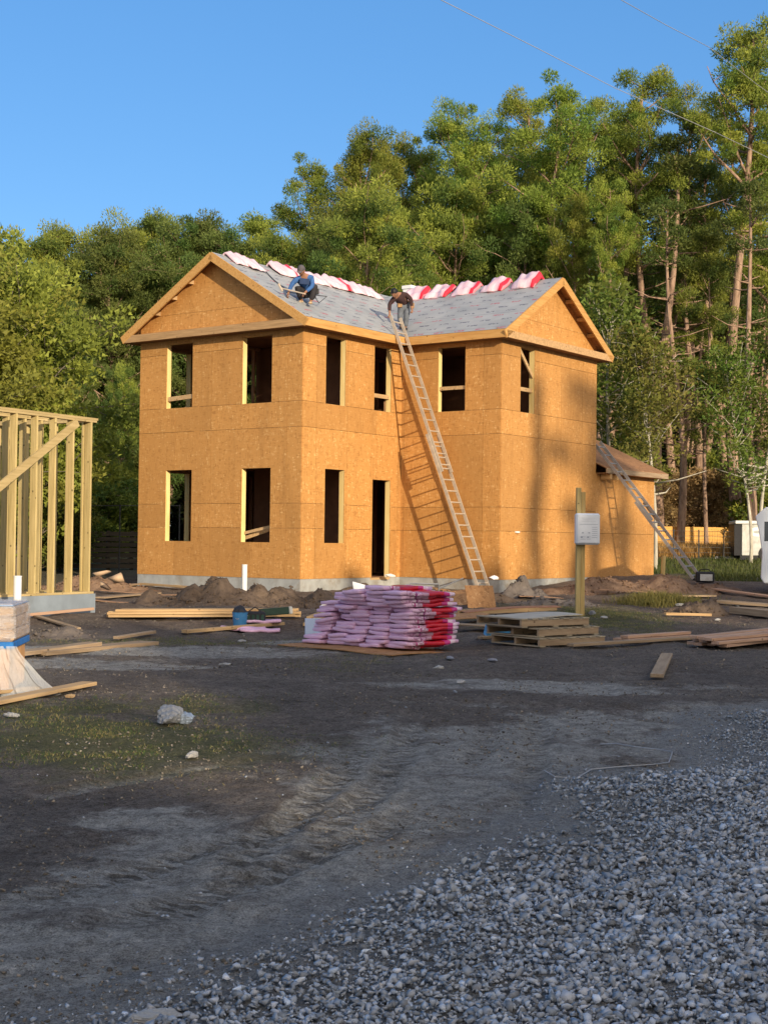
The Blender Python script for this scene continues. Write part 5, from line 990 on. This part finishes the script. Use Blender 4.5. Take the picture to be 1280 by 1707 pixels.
# dry grass in front of the golden fence
n = 16000; px_ = rg.uniform(1075, 1230, n); Yd = rg.uniform(51, 54.8, n); x = (px_-640)/F_PX*Yd; tq = rg.random(n)
tag(blades('dry_grass', x, Yd, .08+.55*rg.random(n)**1.8, np.stack([.48+.18*tq, .30+.12*tq, .09+.05*tq, tq*0+1], -1), .025, .5), 'dry golden grass standing along the golden fence', 'grass', kind='stuff')
# --- white trailer
tz = ground_z(12.6, 50.5); tr_ = empty('white_trailer', (aty(1238, 900, 50)[0], 50, tz), -.12); tag(tr_, 'white box trailer with dark open end and oval emblem behind the wire fence', 'trailer')
zt = aty(1240, 868, 50)[2]-tz; zb_ = aty(1240, 926, 50)[2]-tz
MB().box(-.05, 2.6, 0, 1.8, zb_, zt-.12).build('body', WHITED, tr_, bevel=.02); MB().box(-.28, 2.65, -.05, 1.85, zt-.115, zt).build('roof_cap', WHITE, tr_, bevel=.02); MB().box(-.30, -.055, .05, 1.75, zb_, zt-.12).build('side_panel', BLACK, tr_)
mb = MB(); mb.prism([(.50+.30*math.cos(i*.3927), -.012, (zb_+zt)/2+.22+.17*math.sin(i*.3927)) for i in range(16)], (0, .01, 0)); mb.build('emblem', plain('emblem_white', (.9, .9, .86), .4, .02), tr_)
mb = MB(); mb.prism([(.50+.16*math.cos(i*.3927), -.016, (zb_+zt)/2+.22+.05*math.sin(i*.3927)) for i in range(16)], (0, .003, 0)); mb.build('emblem_centre', plain('emblem_grey', (.45, .47, .45), .4, .1), tr_)
for x in (.8, 1.7):
    mb = MB(); mb.tube([(x, -.02, .25), (x, .2, .25)], .27, 18); w1_ = mb.build('wheel', BLACK, tr_); mb = MB(); mb.tube([(x, -.03, .25), (x, -.021, .25)], .13, 14); mb.build('rim', ALU, w1_)
MB().box(-.1, 2.6, .02, 1.7, zb_-.16, zb_-.002).build('chassis', BLACK, tr_); MB().box(-.9, -.1, .8, .9, zb_-.14, zb_-.05).build('drawbar', ALUD, tr_)
# --- white van, only its front corner shows
vz = ground_z(8.9, 33.5); vn_ = empty('white_van', (aty(1267, 950, 33.4)[0], 33.4, vz), -.35); tag(vn_, 'white van cut by the right photo edge, only one corner showing', 'van')
VP = plain('van_paint', (.72, .76, .80), .3, .05, 3, .02, .5); zt2 = aty(1270, 861, 33.4)[2]-vz
prof = [(0.08, .30), (0.0, .42), (.03, 1.02), (-.06, zt2-.28), (-.13, zt2-.0), (.1, zt2+.22), (4.6, zt2+.25), (4.75, .9), (4.75, .30)]
MB().prism([(x, 0, z) for x, z in prof], (0, 1.75, 0)).build('body', VP, vn_, bevel=.02)
GLS = plain('dark_glass', (.03, .045, .055), .08, .2, 2, 0, .6)
for (x0, x1, z0, z1, nm) in ((.08, 1.0, zt2-.58, zt2-.12, 'window'), (1.1, 2.4, zt2-.58, zt2-.08, 'window'), (2.6, 4.4, zt2-.58, zt2-.08, 'window')): MB().box(x0, x1, -.006, .01, z0, z1).build(nm, GLS, vn_, bevel=.004)
MB().box(.18, .45, -.006, .01, .55, .85).build('light_cluster', plain('tail_lens', (.06, .05, .06), .2, .3), vn_); MB().box(1.05, 1.06, -.004, .004, .4, zt2).build('door_gap', BLACK, vn_); MB().box(.6, .8, -.03, -.007, .98, 1.03).build('handle', BLACK, vn_)
for x in (.95, 3.8):
    mb = MB(); mb.tube([(x, -.03, .33), (x, .22, .33)], .34, 20); w1_ = mb.build('wheel', BLACK, vn_); mb = MB(); mb.tube([(x, -.04, .33), (x, -.031, .33)], .2, 16); mb.build('rim', ALU, w1_)
# --- overhead wires
def wire(pts, Ya, Yb, label):
    n = len(pts); P = [aty(p[0], p[1], Ya+(Yb-Ya)*i/(n-1)) for i, p in enumerate(pts)]; mb = MB(); mb.tube(P, .008, 5); tag(mb.build('overhead_wire', plain('wire', (.30, .31, .33), .6, .1)), label, 'wire', 'overhead wires')
wire([(560, -95), (735, 0), (900, 83), (1025, 147), (1190, 220), (1280, 263), (1420, 335)], 24, 42, 'long overhead wire crossing the sky down to the tallest pines')
wire([(880, -95), (1035, 0), (1110, 42), (1180, 78), (1260, 140), (1400, 240)], 26, 44, 'upper right overhead wire ending behind the tallest pine')
# ------------------------------------------------------------------ people
def skinmesh(name, joints, edges, m, parent=None, sub=2, root=None):
    ks = list(joints); me = bpy.data.meshes.new(name); me.from_pydata([joints[k][0] for k in ks], [(ks.index(a), ks.index(b)) for a, b in edges], [])
    o = bpy.data.objects.new(name, me); C.objects.link(o); md = o.modifiers.new('skin', 'SKIN')
    for i, k in enumerate(ks):
        r = joints[k][1]; r = r if hasattr(r, '__len__') else (r, r); me.skin_vertices[0].data[i].radius = r
        me.skin_vertices[0].data[i].use_root = (k == (root or ks[0]))
    md.use_smooth_shade = True; s = o.modifiers.new('sub', 'SUBSURF'); s.levels = sub; s.render_levels = sub
    dg = bpy.context.evaluated_depsgraph_get(); dg.update(); ev = o.evaluated_get(dg); nm = bpy.data.meshes.new_from_object(ev); bpy.data.objects.remove(o)
    nm.materials.clear(); nm.materials.append(m); o = bpy.data.objects.new(name, nm); C.objects.link(o)
    for p in nm.polygons: p.use_smooth = True
    if parent: o.parent = parent
    return o
def face_head(bm_parent, c, fwd, up, r, hairm, cap=None):
    """head mesh with nose, brow, ears; hair or cap as children"""
    fwd = Vector(fwd).normalized(); up = Vector(up); side = fwd.cross(up).normalized(); up = side.cross(fwd).normalized(); M4 = Matrix.Translation(c) @ Matrix((side, fwd, up)).transposed().to_4x4()
    bm = bmesh.new(); bmesh.ops.create_icosphere(bm, subdivisions=4, radius=1)
    for v in bm.verts:
        x, y, z = v.co; w1_ = .76*(1-.25*max(0, -z)); y2 = y*.92*(1+.06*max(0, -z)*(y > 0)); z2 = z*1.15
        f = math.exp(-((x/.16)**2+((z+.10)/.24)**2))*max(0, y)*.22; eye = math.exp(-(((abs(x)-.33)/.16)**2+((z-.10)/.12)**2))*max(0, y)*.12; br_ = math.exp(-((z-.28)/.1)**2)*max(0, y)*.05*(abs(x) < .6); lip = math.exp(-((x/.25)**2+((z+.52)/.08)**2))*max(0, y)*.06
        ear = math.exp(-(((y+.02)/.18)**2+((z-.02)/.24)**2))*(abs(x) > .8)*.12
        v.co = ((x*w1_+math.copysign(ear, x))*r, (y2+f-eye+br_+lip)*r, z2*r)
    me = bpy.data.meshes.new('head'); bm.to_mesh(me); bm.free(); me.materials.append(SKIN)
    for p in me.polygons: p.use_smooth = True
    o = bpy.data.objects.new('head', me); C.objects.link(o); o.parent = bm_parent; o.matrix_local = M4
    bm = bmesh.new(); bmesh.ops.create_icosphere(bm, subdivisions=3, radius=1); bmesh.ops.delete(bm, geom=[v for v in bm.verts if v.co.z < -.05-.75*max(0, -v.co.y)+.35*max(0, v.co.y)], context='VERTS')
    for v in bm.verts: v.co = (v.co.x*.84*r, v.co.y*.99*r, v.co.z*1.24*r)
    if cap:
        me = bpy.data.meshes.new('cap'); bm.to_mesh(me); bm.free(); me.materials.append(cap); hc = bpy.data.objects.new('cap', me); C.objects.link(hc); hc.parent = o
        b2 = MB().prism([(x*r, y*r, .38*r) for x, y in ((-.62, .62), (-.5, 1.25), (-.2, 1.5), (.2, 1.5), (.5, 1.25), (.62, .62))], (0, 0, .07*r)); bo = b2.build('cap_brim', cap, hc)
    else:
        me = bpy.data.meshes.new('hair'); bm.to_mesh(me); bm.free(); me.materials.append(hairm); hc = bpy.data.objects.new('hair', me); C.objects.link(hc); hc.parent = o
    for p in me.polygons: p.use_smooth = True
    EY = plain('eye', (.05, .03, .02), .3, .1) if 'eye' not in bpy.data.materials else bpy.data.materials['eye']
    for s in (-1, 1):
        bm = bmesh.new(); bmesh.ops.create_icosphere(bm, subdivisions=2, radius=.10*r); me = bpy.data.meshes.new('eye'); bm.to_mesh(me); bm.free(); me.materials.append(EY); e_ = bpy.data.objects.new('eye', me); C.objects.link(e_); e_.parent = o; e_.location = (s*.31*r, .74*r, .12*r)
    return o
def hand(joints, edges, key, wrist, d, palm_n, curl):
    """palm and five fingers appended to the skeleton"""
    wrist = Vector(wrist); d = Vector(d).normalized(); n = Vector(palm_n); s = d.cross(n).normalized(); n = s.cross(d).normalized()
    joints[key+'p'] = (tuple(wrist+d*.05), (.030, .016)); edges.append((key, key+'p'))
    for i, (off, L) in enumerate(((-.030, .070), (-.010, .078), (.010, .074), (.030, .058))):
        b0 = wrist+d*.085+s*off; b1 = b0+(d*math.cos(curl*.5)+n*math.sin(curl*.5))*L*.5; b2 = b1+(d*math.cos(curl*1.6)+n*math.sin(curl*1.6))*L*.5
        for q, p, r in (('a', b0, .011), ('b', b1, .0095), ('c', b2, .008)): joints[f'{key}{i}{q}'] = (tuple(p), r)
        edges += [(key+'p', f'{key}{i}a'), (f'{key}{i}a', f'{key}{i}b'), (f'{key}{i}b', f'{key}{i}c')]
    t0 = wrist+d*.04-s*.035+n*.01; t1 = t0+(d*.6-s*.5+n*.4)*.045; t2 = t1+(d*.8+n*.5)*.035
    for q, p, r in (('a', t0, .012), ('b', t1, .011), ('c', t2, .009)): joints[f'{key}t{q}'] = (tuple(p), r)
    edges += [(key+'p', key+'ta'), (key+'ta', key+'tb'), (key+'tb', key+'tc')]
def person(rootM, J, headc, hf, hu, shirt, pants, boots, label, cap=None, hairm=None, sleeve=1.):
    """J: joint positions in a frame (x right, y forward, z up); continuous body, clothes a little larger"""
    b_ = {k: v for k, v in dict(pel=(J['pel'], (.13, .10)), sp1=(J['sp1'], (.12, .095)), sp2=(J['sp2'], (.145, .10)), nk=(J['nk'], .055), hb=(tuple(headc), .075)).items()}
    ed = [('pel', 'sp1'), ('sp1', 'sp2'), ('sp2', 'nk'), ('nk', 'hb')]
    for s in 'lr':
        for k, r in (('sh', .062), ('el', .042), ('wr', .028), ('hp', .085), ('kn', .058), ('an', .038)): b_[k+s] = (J[k+s], r)
        b_['ft'+s] = (J['ft'+s], .032); ed += [('sp2', 'sh'+s), ('sh'+s, 'el'+s), ('el'+s, 'wr'+s), ('pel', 'hp'+s), ('hp'+s, 'kn'+s), ('kn'+s, 'an'+s), ('an'+s, 'ft'+s)]
        dd = Vector(J['wr'+s])-Vector(J['el'+s]); hand(b_, ed, 'wr'+s, J['wr'+s], dd, J.get('pn', (0, 0, -1)), .9)
    body = skinmesh('person', b_, ed, SKIN, None, 2, 'pel'); body.matrix_world = rootM; tag(body, label, 'person')
    sj = {k: (b_[k][0], tuple(np.array(b_[k][1] if hasattr(b_[k][1], '__len__') else (b_[k][1],)*2)*1.18+.008)) for k in ('pel', 'sp1', 'sp2', 'shl', 'shr', 'ell', 'elr')}
    for s in 'lr': p = Vector(J['el'+s]).lerp(Vector(J['wr'+s]), .85*sleeve); sj['cf'+s] = (tuple(p), .045)
    sj['nk'] = (tuple(Vector(J['sp2']).lerp(Vector(J['nk']), .75)), .07); sj['pel'] = (tuple(Vector(J['pel']).lerp(Vector(J['sp1']), .15)), (.155, .12))
    skinmesh('shirt', sj, [('pel', 'sp1'), ('sp1', 'sp2'), ('sp2', 'nk')]+[(a+s, b2+s) for s in 'lr' for a, b2 in (('sh', 'el'), ('el', 'cf'))]+[('sp2', 'shl'), ('sp2', 'shr')], shirt, body, 2, 'sp2')
    pj = {'pel': (J['pel'], (.15, .125))}
    pe = []
    for s in 'lr': pj['hp'+s] = (J['hp'+s], .108); pj['kn'+s] = (J['kn'+s], .078); pj['an'+s] = (tuple(Vector(J['kn'+s]).lerp(Vector(J['an'+s]), .93)), .066); pe += [('pel', 'hp'+s), ('hp'+s, 'kn'+s), ('kn'+s, 'an'+s)]
    skinmesh('trousers', pj, pe, pants, body, 2, 'pel')
    for s in 'lr':
        a = Vector(J['an'+s]); f = Vector(J['ft'+s]); h_ = a.lerp(f, -.25)
        skinmesh('boot', {'a': (tuple(a), .052), 'h': (tuple(Vector((a.x, a.y, f.z))-(f-a).normalized()*.03), .045), 'f': (tuple(f), (.05, .036)), 't': (tuple(f+(f-a).normalized()*.05), (.042, .03))}, [('a', 'h'), ('h', 'f'), ('f', 't')], boots, body, 2, 'a')
    hd = face_head(body, Vector(headc)+Vector(hf).normalized()*.02, hf, hu, .115, hairm, cap); return body
BLUS = plain('blue_shirt', (.045, .125, .33), .85, .35, 5, .3); BRN = plain('brown_jacket', (.045, .022, .022), .85, .3, 5, .3); JEAN = plain('worn_jeans', (.13, .145, .17), .85, .35, 5, .3); DKP = plain('dark_trousers', (.035, .032, .036), .85, .3, 6, .3); TANB = plain('tan_boots', (.50, .36, .22), .7, .3, 8, .2); CAPM = plain('grey_cap', (.10, .09, .10), .8, .3, 6, .2); HAIR = plain('black_hair', (.012, .010, .010), .5, .2, 20, .4)
# crouching man in blue: seen nearly from the front, leaning down to his right over the eave
f1 = HP(.62, .42, zA(.42)+.02); view = Vector((f1.x, f1.y, 0)).normalized()
M1 = Matrix.Translation(f1) @ Matrix((Vector((view.y, -view.x, 0)), -view, Vector((0, 0, 1)))).transposed().to_4x4()  # x = photo right, y = towards the camera
J1 = dict(pel=(.06, -.30, .36), sp1=(.02, -.18, .48), sp2=(-.05, .02, .62), nk=(-.10, .13, .71), shl=(.12, .0, .65), shr=(-.24, .04, .62), ell=(.14, .12, .44), elr=(-.36, .14, .46), wrl=(-.04, .26, .25), wrr=(-.44, .22, .24),
          hpl=(.15, -.28, .34), hpr=(-.04, -.28, .34), knl=(.20, .08, .46), knr=(-.24, .10, .40), anl=(.10, .02, .07), anr=(-.12, -.20, .14), ftl=(.09, .14, .03), ftr=(-.16, -.06, .08), pn=(0, .3, -1))
p1 = person(M1, J1, (-.13, .22, .81), (-.35, .6, -.75), (0, .6, .8), BLUS, DKP, TANB, 'man in blue long sleeved shirt and grey cap crouching at the left roof edge', CAPM)
MB().bar((-.17, .20, .54), (.06, .15, .53), .02, .14, (0, 0, 1)).build('vest', plain('navy_vest', (.02, .04, .10), .8, .3), p1)
TBELT = plain('tan_leather', (.38, .22, .10), .7, .3, 8, .2)
def belt(p, c, rx, ry, tilt, m, pouches):
    mb = MB(); mb.tube([Vector((c[0]+rx*math.cos(a*.3927), c[1]+ry*math.sin(a*.3927), c[2]+tilt*math.sin(a*.3927))) for a in range(17)], .022, 6); o = mb.build('tool_belt', m, p)
    for (x, y, z) in pouches: MB().box(c[0]+x-.06, c[0]+x+.06, c[1]+y-.035, c[1]+y+.035, c[2]+z-.14, c[2]+z).build('pouch', m, o, bevel=.012)
belt(p1, (.05, -.26, .44), .19, .16, .05, BLACK, ((.19, .02, .0),))
mb = MB(); mb.tube([M1@Vector((-.62, .30, .34)), M1@Vector((-.02, .34, .20))], .016, 6); mb.tube([M1@Vector((-.68, .32, .44)), M1@Vector((-.58, .30, .26))], .028, 6); tag(mb.build('hand_tool', ALU), 'long handled tool held by the man in blue', 'tool')
mb = MB(); mb.tube([M1@Vector((.10, -.10, .36)), M1@Vector((.30, -.30, .10)), M1@Vector((.5, -.5, .3)), n1_], .011, 5); tag(mb.build('lanyard', BLACK), 'dark safety line trailing from the man in blue', 'lanyard')
# bending man in brown
f2_ = HP(4.16, .06, zD(4.16)+.02); M2 = Matrix.Translation(f2_) @ Matrix((Vector((view.y, -view.x, 0)), -view, Vector((0, 0, 1)))).transposed().to_4x4()
J2 = dict(pel=(.06, -.16, .66), sp1=(-.01, -.06, .77), sp2=(-.10, .10, .88), nk=(-.18, .20, .91), shl=(.06, .08, .93), shr=(-.23, .12, .82), ell=(.20, .12, .80), elr=(-.36, .14, .66), wrl=(.22, .18, .56), wrr=(-.36, .22, .42),
          hpl=(.14, -.14, .64), hpr=(-.03, -.14, .62), knl=(.09, .06, .38), knr=(-.08, .06, .36), anl=(.07, -.02, .07), anr=(-.03, -.10, .12), ftl=(.08, .10, .03), ftr=(-.05, .02, .07), pn=(-.3, 0, -1))
p2 = person(M2, J2, (-.24, .30, .94), (-.3, .5, -.75), (-.2, .6, .8), BRN, JEAN, DKP, 'black haired man in dark brown jacket and jeans bending over the ladder top', None, HAIR)
belt(p2, (.04, -.13, .74), .175, .15, .04, TBELT, ((.20, .03, .0), (-.12, .13, .0)))
